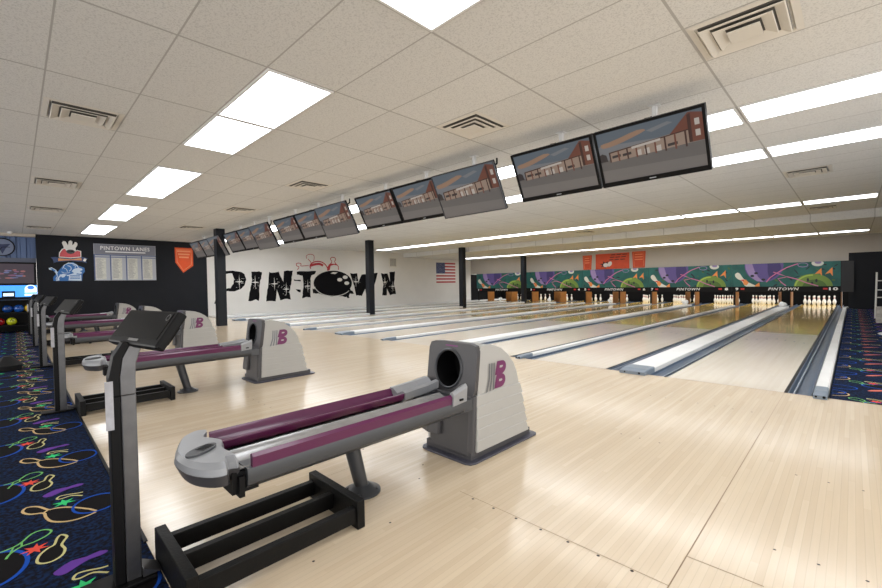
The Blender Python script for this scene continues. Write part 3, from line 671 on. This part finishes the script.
for k in range(5):
    x1=.155-k*P; x0=x1-P-(.62 if k==4 else 0); a,b=9-2*k,10-2*k
    o=empty('masking_unit',((x0+x1)/2,YM,ZB),'teal bowling artwork panel over lanes %s and %s with their numbers on its strip'%(NUM[a],NUM[b]),'artwork panel','artwork panels over the pins')
    dx=-(x0+x1)/2
    # artwork in world terms, shifted into the unit's frame
    mb=MB(); mb.box(x0+.006,x1-.006,YM,YM+.06,ZS,ZT,0); art(mb,frameY(YM),x0,x1-x0)
    ob=mb.build('artwork_board',AM,o); ob.location=-o.location
    mb=MB(); mb.box(x0+.002,x1-.002,YM-.02,YM+.06,ZB,ZS,0); fr=frameY(YM-.02); zc=(ZB+ZS)/2+.01
    text(mb,fr,'PINTOWN',(x0+x1)/2+.02,zc,.92,.11,.002,1,.018,.25)
    text(mb,fr,str(a),x0+.17,zc,.1 if a!=1 else .05,.11,.002,1,.04); text(mb,fr,str(b),x1-.19,zc,.11 if b<10 else .24,.11,.002,1,.04)
    for xx in (x0+.35,x1-.42): flat(mb,fr,[(xx-.05,zc-.03),(xx+.07,zc-.03),(xx+.07,zc+.035),(xx-.05,zc+.035)],.002,2)
    MB().box(x0+.055-(x0+x1)/2-.03,x0+.055-(x0+x1)/2+.03,.12,.18,-ZB+.0,.01).build('support_post',M_blk,o)
    ob=mb.build('number_strip',[M_blk,M_white,mat('red marker',(200,40,40),.4)],o); ob.location=-o.location
o=MB().box(.162,.49,YM,YM+.1,ZB,1.70).build('masking_end_panel',mat('black end panel',(34,34,38),.5)); tag(o,'plain black panel at the right end of the artwork panels','end panel')
struct(MB().box(XL+.002,XL+.03,YM+.1,18.85,-.1,1.7).build('wall_pit_shade_panel',M_blkm))  # added black sheet, keeps the pin tubes from brightening the side wall

# orange banners above the panels
M_org=mat('orange banner cloth',(196,70,34),.6,var=.08,vscale=5); M_orp=mat('orange print pale',(226,130,84),.6); M_drk=mat('banner dark print',(40,30,30),.6)
def banner(x0,x1,z0,z1,label,kind):
    mb=MB()
    pts=[(x0,z1),(x1,z1),(x1-.04*(kind!='mid'),z0),(x0+.04*(kind!='mid'),z0)]
    mb.prism(pts,'y',YB-.02,YB-.004,0); fr=frameY(YB-.02)
    if kind=='mid':
        for i in range(3): 
            for j in range(3):
                xx=x0+.78+j*.28-i*.05; flat(mb,fr,[(xx,z1-.1-.12*i),(xx+.22,z1-.09-.12*i),(xx+.22,z1-.05-.12*i),(xx,z1-.06-.12*i)],.002,2)
        flat(mb,fr,star(x0+.5,z0+.22,.25,.12,7,.2,1.2,.8),.002,2); flat(mb,fr,ell(x0+.52,z0+.2,.13,.1,16),.003,3); flat(mb,fr,ell(x0+.72,z0+.25,.1,.14,12,rot=-.6),.003,3)
    else:
        for i in range(3): flat(mb,fr,[(x0+.12,z1-.12-.12*i),(x1-.12,z1-.12-.12*i),(x1-.14,z1-.17-.12*i),(x0+.14,z1-.17-.12*i)],.002,1)
        ribbon(mb,fr,[(x0+.07,z1-.05),(x1-.07,z1-.05),(x1-.1,z0+.06),(x0+.1,z0+.06)],.02,.002,1,True)
    tag(mb.build('banner',[M_org,M_orp,M_drk,mat('banner white print',(215,210,205),.6)]),label,'banner','orange banners above the artwork')
banner(-9.62,-9.12,1.73,2.47,'narrow orange banner at the left of the three above the artwork','l')
banner(-8.92,-7.25,1.73,2.50,'wide orange banner with dark print, middle of the three','mid')
banner(-7.12,-6.5,1.74,2.52,'narrow orange banner at the right of the three above the artwork','r')

# ------------------------------------------------------------------ monitors
M_s=[mat('screen %s'%n,tuple(v*.3 for v in c),.3,emit=c,es=.58,coat=.1) for n,c in (('sky',(92,102,112)),('sky light',(118,120,124)),('cloud',(150,120,100)),('asphalt',(102,98,96)),('asphalt light',(116,111,108)),('brick',(108,64,52)),('dark brick',(66,42,38)),('facade',(150,130,116)),('white sign',(186,178,170)),('window dark',(54,48,50)))]
def screen_image(mb,fr,w,h):
    T=lambda pts:[((u-.5)*w,(v-.5)*h) for u,v in pts]
    R=lambda a,b,c,d:[(a,c),(b,c),(b,d),(a,d)]
    flat(mb,fr,T(R(0,1,.42,1)),.0005,0); flat(mb,fr,T([(0,.42),(1,.42),(1,.62),(0,.75)]),.0006,1); flat(mb,fr,T(R(0,1,0,.45)),.0007,3); flat(mb,fr,T([(0,.0),(1,.0),(1,.2),(0,.25)]),.0008,4)
    flat(mb,fr,T(smooth([(.05,.70),(.2,.72),(.35,.78),(.5,.86),(.42,.90),(.25,.84),(.12,.80),(.03,.78)],2,True)),.001,2); flat(mb,fr,T([(.55,.8),(.75,.88),(.7,.92),(.5,.85)]),.001,1)
    flat(mb,fr,T([(.10,.40),(.97,.46),(.97,.72),(.10,.60)]),.0015,7)
    flat(mb,fr,T([(.70,.66),(.88,.98),(.90,.98),(1,.93),(1,.46),(.88,.46),(.88,.68)]),.002,5); flat(mb,fr,T([(.87,.46),(.90,.46),(.90,.96),(.87,.94)]),.0022,6)
    flat(mb,fr,T(R(.93,.97,.55,.66)),.0025,8); flat(mb,fr,T(R(.93,.97,.74,.85)),.0025,8)
    flat(mb,fr,T([(.10,.575),(.88,.68),(.88,.70),(.10,.60)]),.0025,6)
    for i in range(9):
        x=.10+.092*i; t=.6+.12*(x-.1)/.87; flat(mb,fr,T([(x,.40),(x+.016,.40),(x+.016,t-.02),(x,t-.02)]),.003,5 if i%2 else 6)
    for x in (.13,.24,.68): flat(mb,fr,T([(x,.47),(x+.09,.48),(x+.09,.53),(x,.52)]),.0028,9)
    flat(mb,fr,T([(.34,.575),(.62,.615),(.62,.655),(.34,.62)]),.0032,8)
    for x in (.38,.46,.57): flat(mb,fr,T([(x,.43),(x+.05,.43),(x+.05,.54),(x,.53)]),.0029,8)
    flat(mb,fr,T([(0,.43),(.08,.43),(.07,.56),(.03,.60),(0,.58)]),.0031,9)
def make_monitor(w,h,th,bez,silver,label,loc):
    o=empty('monitor',loc,label,'monitor','scoring monitors hung from the ceiling')
    tilt=math.radians(27); R=Matrix.Rotation(tilt,4,'X')
    def rot(ob): ob.rotation_euler=(tilt,0,0); return ob
    rot(MB().box(-w/2,w/2,0,th,-h/2,h/2).box(-w*.3,w*.3,th,th+.05,-h*.3,h*.3).build('housing',M_blk,o,bevel=.006))
    b=MB(); t=bez; bb=bez*(1.8 if not silver else 1.2)
    b.box(-w/2,w/2,-.012,0,h/2-t,h/2).box(-w/2,w/2,-.012,0,-h/2,-h/2+bb).box(-w/2,-w/2+t,-.012,0,-h/2+bb,h/2-t).box(w/2-t,w/2,-.012,0,-h/2+bb,h/2-t)
    if not silver:
        flat(b,frameY(-.012),[(-.03,-h/2+bb*.4),(.03,-h/2+bb*.4),(.03,-h/2+bb*.6),(-.03,-h/2+bb*.6)],.0006,1)
    rot(b.build('bezel',[mat('silver bezel',(70,70,74),.3,.4) if silver else M_blk,M_strip],o))
    m=MB(); sw=w-2*t; sh=h-t-bb; off=(bb-t)/2
    fr=lambda u_,v_,d:(u_,-.002-d,v_+off)
    screen_image(m,fr,sw,sh); rot(m.build('screen',M_s,o))
    k=MB(); dz=H-loc[2]
    k.box(-.02,.02,th+.10,th+.14,-.05,h*.44).cyl((0,.02,.0),(0,th+.12,.02),.02,n=10)
    if not silver: k.tube([(-.03,-.02,h*.44),(-.03,-.02,h*.44+.05),(.0,0.02,h*.44+.06),(.03,-.02,h*.44+.05)],.006,6)
    else: k.tube([(.0,th+.12,h*.42),(w/2-.03,-.02,h*.42),(w/2-.03,-.02,h*.42+.07)],.012,8)
    k.build('ceiling_mount',M_blkm,o)
    q_=MB().box(-.02,.02,th+.10,th+.14,h*.44,dz-.012).box(-.05,.05,th+.08,th+.16,dz-.012,dz-.002); q_.build('ceiling_pole',M_frame,o)
    return o
zc=2.365; yc=-.97
pb=None; ps=None
for k in range(5):
    c=-1.415-k*P
    for s_ in (0,1):
        x=c+(-.515,.49)[s_]; lab='black monitor hanging before lane %s'%NUM[9-2*k+s_]
        if pb is None: pb=make_monitor(.985,.575,.05,.026,False,lab,(x,yc,zc))
        else: dup(pb,(x,yc,zc),lab)
    if k>0:
        x=c+1.48; lab='thin-framed monitor right of the black pair over lanes %s and %s'%(NUM[9-2*k],NUM[10-2*k])
        if ps is None: ps=make_monitor(1.075,.62,.035,.012,True,lab,(x,yc-.04,zc-.03))
        else: dup(ps,(x,yc-.04,zc-.03),lab)

# ------------------------------------------------------------------ ball return
def rot_y(pts): return pts
def make_return(label,loc):
    """local frame: x across, y towards the lanes, origin at floor below the mouth of the hood (world y -3.3)"""
    o=empty('ball_return',loc,label,'ball return','ball returns on the approach')
    # side shell, upper
    up=[(.055,.33),(.095,.712),(.16,.722),(.24,.712),(.32,.680),(.40,.628),(.46,.565),(.495,.50),(.515,.43),(.52,.33)]
    m=MB(); n_=len(up); m.add([(x,a,b) for x in (-.205,.205) for a,b in up],[tuple(range(n_)),tuple(range(2*n_-1,n_-1,-1))]+[(i,n_+i,n_+i+1,i+1) for i in range(1,n_-1)])
    hs=m.build('hood_shell',M_lg,o)
    # louvered lower skirt: five stepped bands
    m=MB(); z=.412
    for q in range(5):
        z1=z-.074; e=.006*q; d=.012+.006*q
        m.prism([(.050-.004*q,z1),(.055-.004*q,z),(.53+e*2.2,z),(.545+e*2.2+.02,z1)],'x',-.205-d*.5,.205+d*.5); z=z1+.004
    m.build('louver_skirt',M_lg,o,bevel=.004)
    # front panel with round mouth
    N=40
    def outl(scale=1):
        # rounded rectangle around (0,.565) in x,z  : half width .215, z .40...73
        pts=[]
        for i in range(N):
            a=2*PI*i/N; c_,s_=math.cos(a),math.sin(a); n_=9
            rr_=(abs(c_)**n_+abs(s_)**n_)**(-1/n_); pts.append((.215*rr_*c_,.565+.168*rr_*s_))
        return pts
    hol=[(-.022+.118*math.cos(2*PI*i/N),.560+.124*math.sin(2*PI*i/N)) for i in range(N)]
    O=outl(); lean=lambda z:(.02+(z-.4)*.13)
    vs=[(x,lean(z),z) for x,z in O]+[(x,lean(z),z) for x,z in hol]+[(x*.97,lean(z)+.04,z) for x,z in O]+[(x*.96-.0,lean(z)+.22,z) for x,z in hol]
    fs=[]
    for i in range(N):
        j=(i+1)%N; fs+=[(i,j,N+j,N+i),(i,2*N+i,2*N+j,j)]
    m=MB(); m.add(vs,fs,0,True); m.add(vs[N:2*N]+vs[3*N:],[(i,(i+1)%N,N+(i+1)%N,N+i) for i in range(N)],1,True); 
    fp=m.build('front_panel',[M_dg,M_blkm],o); 
    rim=MB()
    for i in range(N):
        j=(i+1)%N; a=hol[i];b=hol[j]; rim.cyl((a[0],lean(a[1])-.002,a[1]),(b[0],lean(b[1])-.002,b[1]),.009,n=6,caps=False)
    rim.build('mouth_rim',M_dg2,fp)
    MB().prism([(x*1.0,z) for x,z in hol],'y',.225,.235).build('mouth_back',M_blkm,fp)
    sl=MB(); flat(sl,lambda u_,v_,d:(u_,lean(v_)-d,v_),[(-.06,.706),(.05,.706),(.05,.714),(-.06,.714)],.002); sl.build('maker_mark',mat('purple mark',(120,40,110),.4),fp)
    # lower front: charcoal body bulging to the left
    m=MB(); low=[(-.215,.40),(.215,.40),(.205,.05),(-.17,.05)]
    m.prism([(-.185,0.06),(-.185,.02),(-.155,.0),(.17,-.005),(.205,.01),(.205,.06)],'z',.03,.41,top=[(-.218,.06),(-.218,.03),(-.19,.01),(.18,.01),(.21,.03),(.21,.06)])
    m.build('front_body',M_dg,o,bevel=.01)
    m=MB(); m.prism([(-.28,.09),(-.27,.0),(-.16,-.035),(-.06,-.03),(-.05,.1)],'z',.12,.40,top=[(-.225,.1),(-.22,.02),(-.15,-.01),(-.05,0),(-.04,.1)])
    m.build('ball_chute',M_dg,o,bevel=.01)
    MB().prism([(-.225,-.01),(-.20,-.04),(-.15,-.05),(.19,-.05),(.225,-.035),(.24,.0),(.24,.68),(.225,.71),(.19,.72),(-.19,.72),(-.225,.71),(-.24,.68)],'z',.001,.014).build('base_plate',M_plate,o,bevel=.004)
    MB().box(-.2,.2,.0,.66,.014,.06).build('plinth',M_dg,o)
    # emblem on both sides
    for sgn in (1,-1):
        e=MB(); fr_=(lambda u_,v_,d:(sgn*(.205+.002+d),u_,v_))
        X=.30
        sh=lambda p:(p[0]+(p[1]-.52)*.10,p[1])
        def bowl(z,r_): return [(X-.058,z-r_),(X+.01,z-r_)]+ell(X+.012,z,.05,r_,12,-PI/2,PI/2)+[(X-.040,z+r_)]
        flat(e,fr_,[sh(p) for p in bowl(.556,.0445)],.003,0); flat(e,fr_,[sh(p) for p in bowl(.468,.0445)],.003,0)
        for zz in (.560,.470): flat(e,fr_,[sh(p) for p in ((X-.012,zz-.006),(X+.016,zz-.006),(X+.026,zz+.002),(X+.018,zz+.009),(X-.010,zz+.009))],.004,1)
        for q in range(3):
            xx=X-.075-.024*q; flat(e,fr_,[(xx-.010-.012*q,.420-.004*q),(xx+.004-.010*q,.420-.002*q),(xx+.012,.50),(xx+.016,.596),(xx+.004,.596),(xx-.002,.50)],.003,2)
        e.build('side_emblem',[mat('purple emblem',(104,26,84),.35),M_lg,mat('silver stripe',(120,122,126),.3,.7)],o)
    # track
    Y1,Y2=-1.35,-.13
    sec=[(.125,.345),(.14,.325),(.19,.325),(.222,.35),(.228,.385),(.222,.415),(.125,.415)]
    m=MB(); m.prism(sec,'y',Y1,Y2+.06,0,True); m.box(-.20,-.155,Y1+.05,Y2+.06,.36,.395); m.box(-.2,.15,-.55,-.49,.345,.375); m.box(-.2,.15,Y1+.03,Y1+.1,.345,.375); m.box(-.2,.2,-.2,.02,.33,.4)
    m.build('track_frame',M_dg2,o)
    m=MB(); m.prism([(.005,.424),(.015,.412),(.06,.402),(.13,.402),(.195,.41),(.2,.416),(.13,.409),(.06,.41),(.02,.419),(.01,.428)],'y',Y1-.03,Y2+.05,0,True); m.build('ball_tray',M_tray,o)
    # right purple rail: upright strip; left purple rail: half round trough
    MB().prism([(.205,.41),(.222,.41),(.226,.455),(.214,.468),(.2,.46)],'y',Y1+.02,Y2-.03,0).build('ball_rail',M_pur,o)
    tr=[(-.235,.452)]+[(-.165+.07*math.cos(a),.435+.055*math.sin(a)) for a in [PI-.0+PI*i/8 for i in range(9)]]+[(-.098,.44)]+[(-.165+.06*math.cos(a),.44+.045*math.sin(a)) for a in [2*PI-PI*i/8 for i in range(9)]]
    MB().prism(tr,'y',Y1+.0,Y2-.1,0,True).build('ball_rail',M_pur,o)
    MB().prism([(-.205,.36),(-.13,.36),(-.115,.385),(-.22,.385)],'y',Y1+.05,Y2-.02).build('rail_support',M_dg2,o)
    # light grey end caps
    m=MB(); ecs=[(-.243,.458),(-.238,.405),(-.19,.37),(-.13,.37),(-.09,.40),(-.085,.445),(-.12,.452),(-.165,.43),(-.21,.458)]; m.prism(ecs,'y',Y2-.15,Y2+.03,0,False,top=[(x*.97,z+.012) for x,z in ecs]); m.prism([(x*.97,z+.012) for x,z in ecs],'y',Y2+.03,Y2+.13,0,False,top=[(x*.86,z+.03) for x,z in ecs]); m.build('rail_end_cap',M_silver,o)
    m=MB(); m.prism([(.2,.40),(.233,.40),(.24,.47),(.228,.487),(.205,.475)],'y',Y2-.06,Y2+.06,0,top=[(.195,.41),(.235,.41),(.242,.50),(.228,.52),(.195,.505)]); ec=m.build('rail_end_cap',M_silver,o,bevel=.004)
    MB().box(.237,.243,Y2-.01,Y2+.02,.425,.437).build('label_plate',M_blk,ec)
    # rounded nose head
    top=[(-.24,-1.36),(-.262,-1.40),(-.21,-1.465),(-.12,-1.505),(-.02,-1.535),(.08,-1.535),(.16,-1.515),(.22,-1.475),(.235,-1.43),(.19,-1.41),(.20,-1.375),(.08,-1.385),(.02,-1.37),(-.03,-1.355),(-.09,-1.375),(-.14,-1.40),(-.19,-1.375)]
    top=smooth(top,3,True); cx_=sum(p[0] for p in top)/len(top); cy_=sum(p[1] for p in top)/len(top)
    sc=lambda k,dy=0:[(cx_+(p[0]-cx_)*k,cy_+(p[1]-cy_)*k+dy) for p in top]
    m=MB(); m.prism(sc(1.02),'z',.425,.45,0,True,top=sc(1.0)); m.prism(sc(1.0),'z',.45,.47,0,True,top=sc(.90)); hd=m.build('nose_cover',M_silver,o)
    m=MB(); m.prism(sc(.93,.01),'z',.375,.425,0,True,top=sc(1.04)); m.build('nose_underside',M_dg,hd)
    g_=MB(); oc=ell(.047,-1.46,.072,.034,30,rot=2.147); g_.prism([(p[0],p[1]) for p in oc],'z',.468,.478,0)
    for q in range(5):
        c0=(.047-.545*(.013*q-.008),-1.46+.838*(.013*q-.008)); d=(.838*.021,.545*.021); n_=(-.545*.0032,.838*.0032)
        flat(g_,frameZ(.478),[(c0[0]-d[0]-n_[0],c0[1]-d[1]-n_[1]),(c0[0]+d[0]-n_[0],c0[1]+d[1]-n_[1]),(c0[0]+d[0]+n_[0],c0[1]+d[1]+n_[1]),(c0[0]-d[0]+n_[0],c0[1]-d[1]+n_[1])],.0015,1)
    g_.build('speaker_grille',[mat('dark grille',(70,72,76),.45),M_blkm],hd)
    MB().box(.10,.20,-1.40,-1.30,.32,.405).box(.06,.22,-1.38,-1.36,.31,.39).build('bracket',M_blk,o)
    # leaning post and round foot
    MB().cyl((-.005,-.67,.02),(-.005,-.75,.345),.036,.042,n=20).build('support_post',M_dg2,o)
    m=MB().lathe([(.0001,.001),(.1,.001),(.1,.010),(.07,.02),(.04,.045),(.0001,.045)],28,(-.005,-.67,0)); 
    for q in range(4): a=PI/4+q*PI/2; m.cyl((-.005+.08*math.cos(a),-.67+.08*math.sin(a),.012),(-.005+.08*math.cos(a),-.67+.08*math.sin(a),.023),.008,n=8)
    m.build('post_foot',M_dg2,o)
    return o
R0=None
rl=['grey and purple ball return nearest the camera, serving lanes nine and ten','second ball return from the camera, serving lanes seven and eight','middle ball return, serving lanes five and six','fourth ball return from the camera, serving lanes three and four','farthest ball return by the black wall, serving lanes one and two']
for k in range(5):
    loc=(-1.415-k*P,-3.3,0)
    R0=make_return(rl[0],loc) if k==0 else (dup(R0,loc,rl[k]) and R0)

# black wooden floor racks
def make_rack(label,loc):
    o=empty('floor_rack',loc,label,'rack','black wooden racks on the approach')
    MB().box(-.225,.225,-.02,.02,.001,.132).build('end_board',M_blackwood,o,bevel=.003).location=(0,-.345,0)
    MB().box(-.225,.225,-.02,.02,.001,.132).build('end_board',M_blackwood,o,bevel=.003).location=(0,.345,0)
    for x in (-.185,0,.195): MB().box(-.018,.018,-.324,.324,.03,.10).build('rail',M_blackwood,o,bevel=.003).location=(x,0,0)
    return o
K0=None
for k in range(5):
    lab='black wooden floor rack under the nose of the %s ball return from the camera'%ORD[k]; loc=(-1.355-k*P,-4.52,0)
    if k==0: K0=make_rack(lab,loc)
    else: dup(K0,loc,lab)

# scoring consoles
def make_console(label,loc):
    o=empty('scoring_console',loc,label,'console','scoring consoles on posts at the carpet edge')
    # local origin at floor under post; world x-1.5,y-5.0
    MB().box(-.03,.03,-.012,.036,.012,.72).build('post',M_steel,o,bevel=.004)
    MB().box(-.03,.03,-.046,-.0125,.012,.72).build('post_cover',M_blk,o,bevel=.004)
    m=MB(); m.prism([(-.012,.72),(.036,.72),(.036,.79),(.04,.84),(.055,.89),(.07,.905),(.02,.905),(-.002,.86),(-.012,.79)],'x',-.028,.028); m.build('neck',M_steel,o,bevel=.003)
    m=MB(); m.prism([(-.046,.72),(-.0125,.72),(-.0125,.79),(-.002,.86),(.02,.905),(.07,.907),(.07,.92),(.0,.92),(-.03,.87),(-.046,.79)],'x',-.03,.03); m.build('neck_cover',M_blk,o,bevel=.003)
    m=MB().box(-.07,.06,-.14,.08,.001,.014); bs=m.build('base_plate',M_blk,o,bevel=.003)
    m=MB(); m.prism([(.0365,.014),(.10,.014),(.0365,.05)],'x',-.045,.045); m.build('toe_cover',M_steel,o,bevel=.003)
    m=MB(); m.box(-.052,-.001+.0,-.066,-.0505,.60,.80); m2=MB().box(.0305,.034,-.058,-.034,.60,.78); m2.build('paper_notice',M_paper,o)
    # screen head
    yw,tl=-1.369,.615; c=Vector((.04,.058,.974))
    rt=Vector((-math.sin(yw),math.cos(yw),0)); nn=Vector((math.cos(yw)*math.cos(tl),math.sin(yw)*math.cos(tl),math.sin(tl))); up=nn.cross(rt)
    Mx=Matrix(((rt.x,-nn.x,up.x,c.x),(rt.y,-nn.y,up.y,c.y),(rt.z,-nn.z,up.z,c.z),(0,0,0,1)))
    w,h=.41,.15
    hd=MB().box(-w/2,w/2,0,.035,-h/2,h/2).prism([(.035,-h*.4),(.035,h*.4),(.065,h*.25),(.065,-h*.25)],'x',-w*.35,w*.35).build('screen_housing',M_blk,o,bevel=.008); hd.matrix_local=Mx
    m=MB(); m.box(-w/2+.025,w/2-.025,-.0015,0,-h/2+.03,h/2-.012,0); dsp=m.build('display',mat('dark display glass',(4,4,5),.35,spec=.12),hd)
    m=MB(); fr_=lambda u_,v_,d:(u_,-.002-d,v_)
    flat(m,fr_,[(-.03,-.06),(.05,-.06),(.05,-.05),(-.03,-.05)],.0008); ribbon(m,fr_,ell(w/2-.045,.045,.012,.012,16),.003,.0008,0,True); m.build('maker_mark',mat('grey mark',(120,120,120),.4),hd)
    return o
S0=None
for k in range(5):
    lab=['large scoring console nearest the camera, before the first ball return','second scoring console from the camera, white paper on its post','third scoring console from the camera, with a black bag at its foot','fourth scoring console from the camera','farthest scoring console, in front of the ball shelf'][k]
    loc=(-1.5-k*P,-4.984,0)
    if k==0: S0=make_console(lab,loc)
    else: dup(S0,loc,lab)
# black bag
m=MB(); m.prism(smooth([(-.17,-.10),(-.19,.05),(-.10,.13),(.08,.14),(.18,.06),(.17,-.09),(.0,-.13)],2,True),'z',.0,.07,0,True,top=smooth([(-.19,-.12),(-.2,.06),(-.10,.14),(.08,.15),(.2,.07),(.19,-.1),(.0,-.14)],2,True))
m.prism(smooth([(-.19,-.12),(-.2,.06),(-.10,.14),(.08,.15),(.2,.07),(.19,-.1),(.0,-.14)],2,True),'z',.07,.19,0,True,top=smooth([(-.06,-.03),(-.07,.02),(-.04,.05),(.02,.04),(.05,.02),(.05,-.03),(.0,-.04)],2,True))
tag(m.build('bag',mat('black cloth',(14,14,16),.8),bevel=.004,loc=(-8.13,-5.36,.001)),'limp black bag on the carpet at the foot of the third console','bag')

# ------------------------------------------------------------------ far left corner
o=empty('ball_shelf',(-15.95,-5.75,0),'black two-tier shelf of bowling balls at the far left edge','ball shelf')
MB().box(-.32,-.27,-.95,.93,.0,.88).box(-.27,.30,-.95,-.91,0,.88).box(-.27,.30,.89,.93,0,.88).build('frame',M_blk,o,bevel=.004)
for z in (.16,.50): MB().box(-.27,.32,-.91,.89,z,z+.03).box(.30,.32,-.91,.89,z+.03,z+.045).build('shelf',M_blk,o)
MB().box(-.27,.30,-.91,.89,.85,.88).build('top_board',M_blk,o)
for nm,c_,y_,z_,lb in (('blue',(20,66,140),-5.40,.64,'dark blue bowling ball, left one on the upper shelf'),('blue2',(24,84,170),-5.185,.64,'bright blue bowling ball right beside the other blue one on the upper shelf'),('yellow',(232,190,30),-4.97,.64,'yellow and orange bowling ball on the upper shelf'),('lime',(196,206,40),-5.33,.30,'lime yellow bowling ball on the lower shelf'),('red',(170,24,34),-5.56,.30,'red bowling ball on the lower shelf at the photo edge')):
    m_=mat('ball '+nm,c_,.12,coat=.8,var=.15 if nm!='yellow' else .3,vscale=7)
    m=MB().sphere((0,0,0),.107,24); 
    for a in (-.2,.2,0): m.cyl((.1,a*.12,.02+(.03 if a==0 else 0)),(.108,a*.12,.02+(.03 if a==0 else 0)),.011,n=10,mi=1)
    ob=m.build('bowling_ball',[m_,M_blkm],loc=(-15.78,y_,z_)); tag(ob,lb,'bowling ball','balls on the far shelf')
# wall television and signs
o=empty('wall_television',(xw+.0,-5.35,1.64),'dark wide wall screen above the blue glow at the far left','television')
MB().box(0,.05,-.65,.565,-.32,.33).build('housing',M_blk,o,bevel=.004)
m=MB(); m.box(.05,.054,-.62,.535,-.29,.30,0); fr=frameX(.054)
for q in range(26): flat(m,fr,ell(random.uniform(-.4,.35),random.uniform(-.15,.12),random.uniform(.03,.12),random.uniform(.01,.03),10),.001+.0001*q,1+q%3)
m.build('screen',[mat('dim screen',(38,30,40),.3,emit=(58,44,56),es=.5)]+[mat('dim shape%d'%i,c,.4,emit=c,es=.5) for i,c in enumerate(((104,66,92),(84,92,130),(128,80,80)))],o)
mb=MB().box(xw+.005,xw+.03,-7,-4.76,.94,1.29); tag(mb.build('light_box',mat('blue lit panel',(60,130,210),.4,emit=(60,140,235),es=1.3)),'glowing blue light panel under the far wall screen','light panel')
mb=MB(); fr=frameX(xw+.035)
mb.box(xw+.031,xw+.05,-5.02,-4.79,1.0,1.28,0) if False else None
mb.prism(ell(-4.90,1.18,.13,.12,20,0,PI)+[(-5.03,1.10),(-5.04,1.07),(-4.77,1.07),(-4.77,1.1)],'x',xw+.031,xw+.05,0); flat(mb,frameX(xw+.05),ell(-4.9,1.22,.08,.06,14),.002,1); mb.box(xw+.031,xw+.05,-5.04,-4.77,.97,1.03,0)
tag(mb.build('glowing_sign',[mat('white glow',(220,235,255),.4,emit=(220,236,255),es=1.2),mat('blue glow',(50,110,220),.4,emit=(50,110,230),es=1.2)]),'small white and blue glowing cap-shaped sign beside the blue panel edge','sign')
mb=MB().box(xw+.031,xw+.08,-5.52,-5.24,.93,1.12,0); flat(mb,frameX(xw+.08),[(-5.49,.97),(-5.27,.97),(-5.27,1.06),(-5.49,1.06)],.002,1)
tag(mb.build('small_display',[M_blk,mat('white glow2',(200,225,255),.4,emit=(190,220,255),es=1.2)]),'small black box with a bright window in front of the blue panel','display')
o=empty('wall_clock',(xw+.05,-5.47,2.43),'round black-rimmed clock on the blue corrugated wall','clock')
m=MB(); 
pr=[(.0001,0),(.25,0),(.27,.012),(.27,.035),(.245,.035),(.24,.02)]
m.lathe(pr,36); c1=m.build('rim',M_blk,o); c1.rotation_euler=(0,PI/2,0)
m=MB().lathe([(.0001,.021),(.24,.021)],36); flat(m,frameZ(.021),star(0,.0,.2,.08,3),.001,1); ribbon(m,frameZ(.022),[(0,0),(.0,.16)],.014,.002,2); ribbon(m,frameZ(.022),[(0,0),(.1,-.06)],.016,.002,2)
c2=m.build('dial',[mat('blue grey dial',(110,122,150),.3),mat('navy dial print',(40,52,92),.4),M_blk],o); c2.rotation_euler=(0,PI/2,0)
m=MB().lathe([(.0001,-.05),(.03,-.045),(.05,-.02),(.055,0),(.055,.02),(.0001,.02)],20); tag(m.build('security_camera',[M_white],loc=(-16.9,-5.3,H-.021)),'small white dome camera on the ceiling at the far left','camera')

# ------------------------------------------------------------------ right back corner
o=empty('step_ladder',(1.17,11.2,0),'silver metal ladder standing against the dark end at the right edge','ladder')
for s_ in (-1,1): MB().tube([(s_*.27,-.2,.0),(s_*.24,.0,1.24)],.02,10).build('rail',M_cap,o)
for z in (.28,.55,.75,1.0): MB().box(-.25,.25,-.2+.16*z-.03,-.2+.16*z+.03,z,z+.025).build('rung',M_cap,o)
o=MB().box(-.25,.25,-.2,.2,0,.36).box(-.23,.23,-.18,.18,.36,.38).build('carton',mat('speckled carton',(176,170,164),.7,var=.3,vscale=12),bevel=.004,loc=(1.125,9.6,.0)); tag(o,'speckled pale box on the carpet in front of the ladder','box')
pts=[(math.cos(a)*random.uniform(.7,1.1),math.sin(a)*random.uniform(.7,1.1)) for a in [2*PI*i/16 for i in range(16)]]
m=MB(); m.prism([(x*.22,y*.5) for x,y in pts],'z',0,.03,0,False,top=[(x*.12,y*.3) for x,y in pts]); tag(m.build('plastic_sheet',mat('crumpled white plastic',(196,200,206),.25,var=.1,vscale=12),bevel=.003,loc=(1.02,6.6,.0)),'crumpled white plastic on the blue carpet before the ladder','plastic')

# ------------------------------------------------------------------ light and view
w=bpy.data.worlds.new('world'); scene.world=w; w.use_nodes=True
w.node_tree.nodes['Background'].inputs[0].default_value=(1,.98,.95,1); w.node_tree.nodes['Background'].inputs[1].default_value=WORLD
scene.view_settings.view_transform='Standard'; scene.view_settings.look='None'; scene.view_settings.exposure=EXPO; scene.view_settings.gamma=1
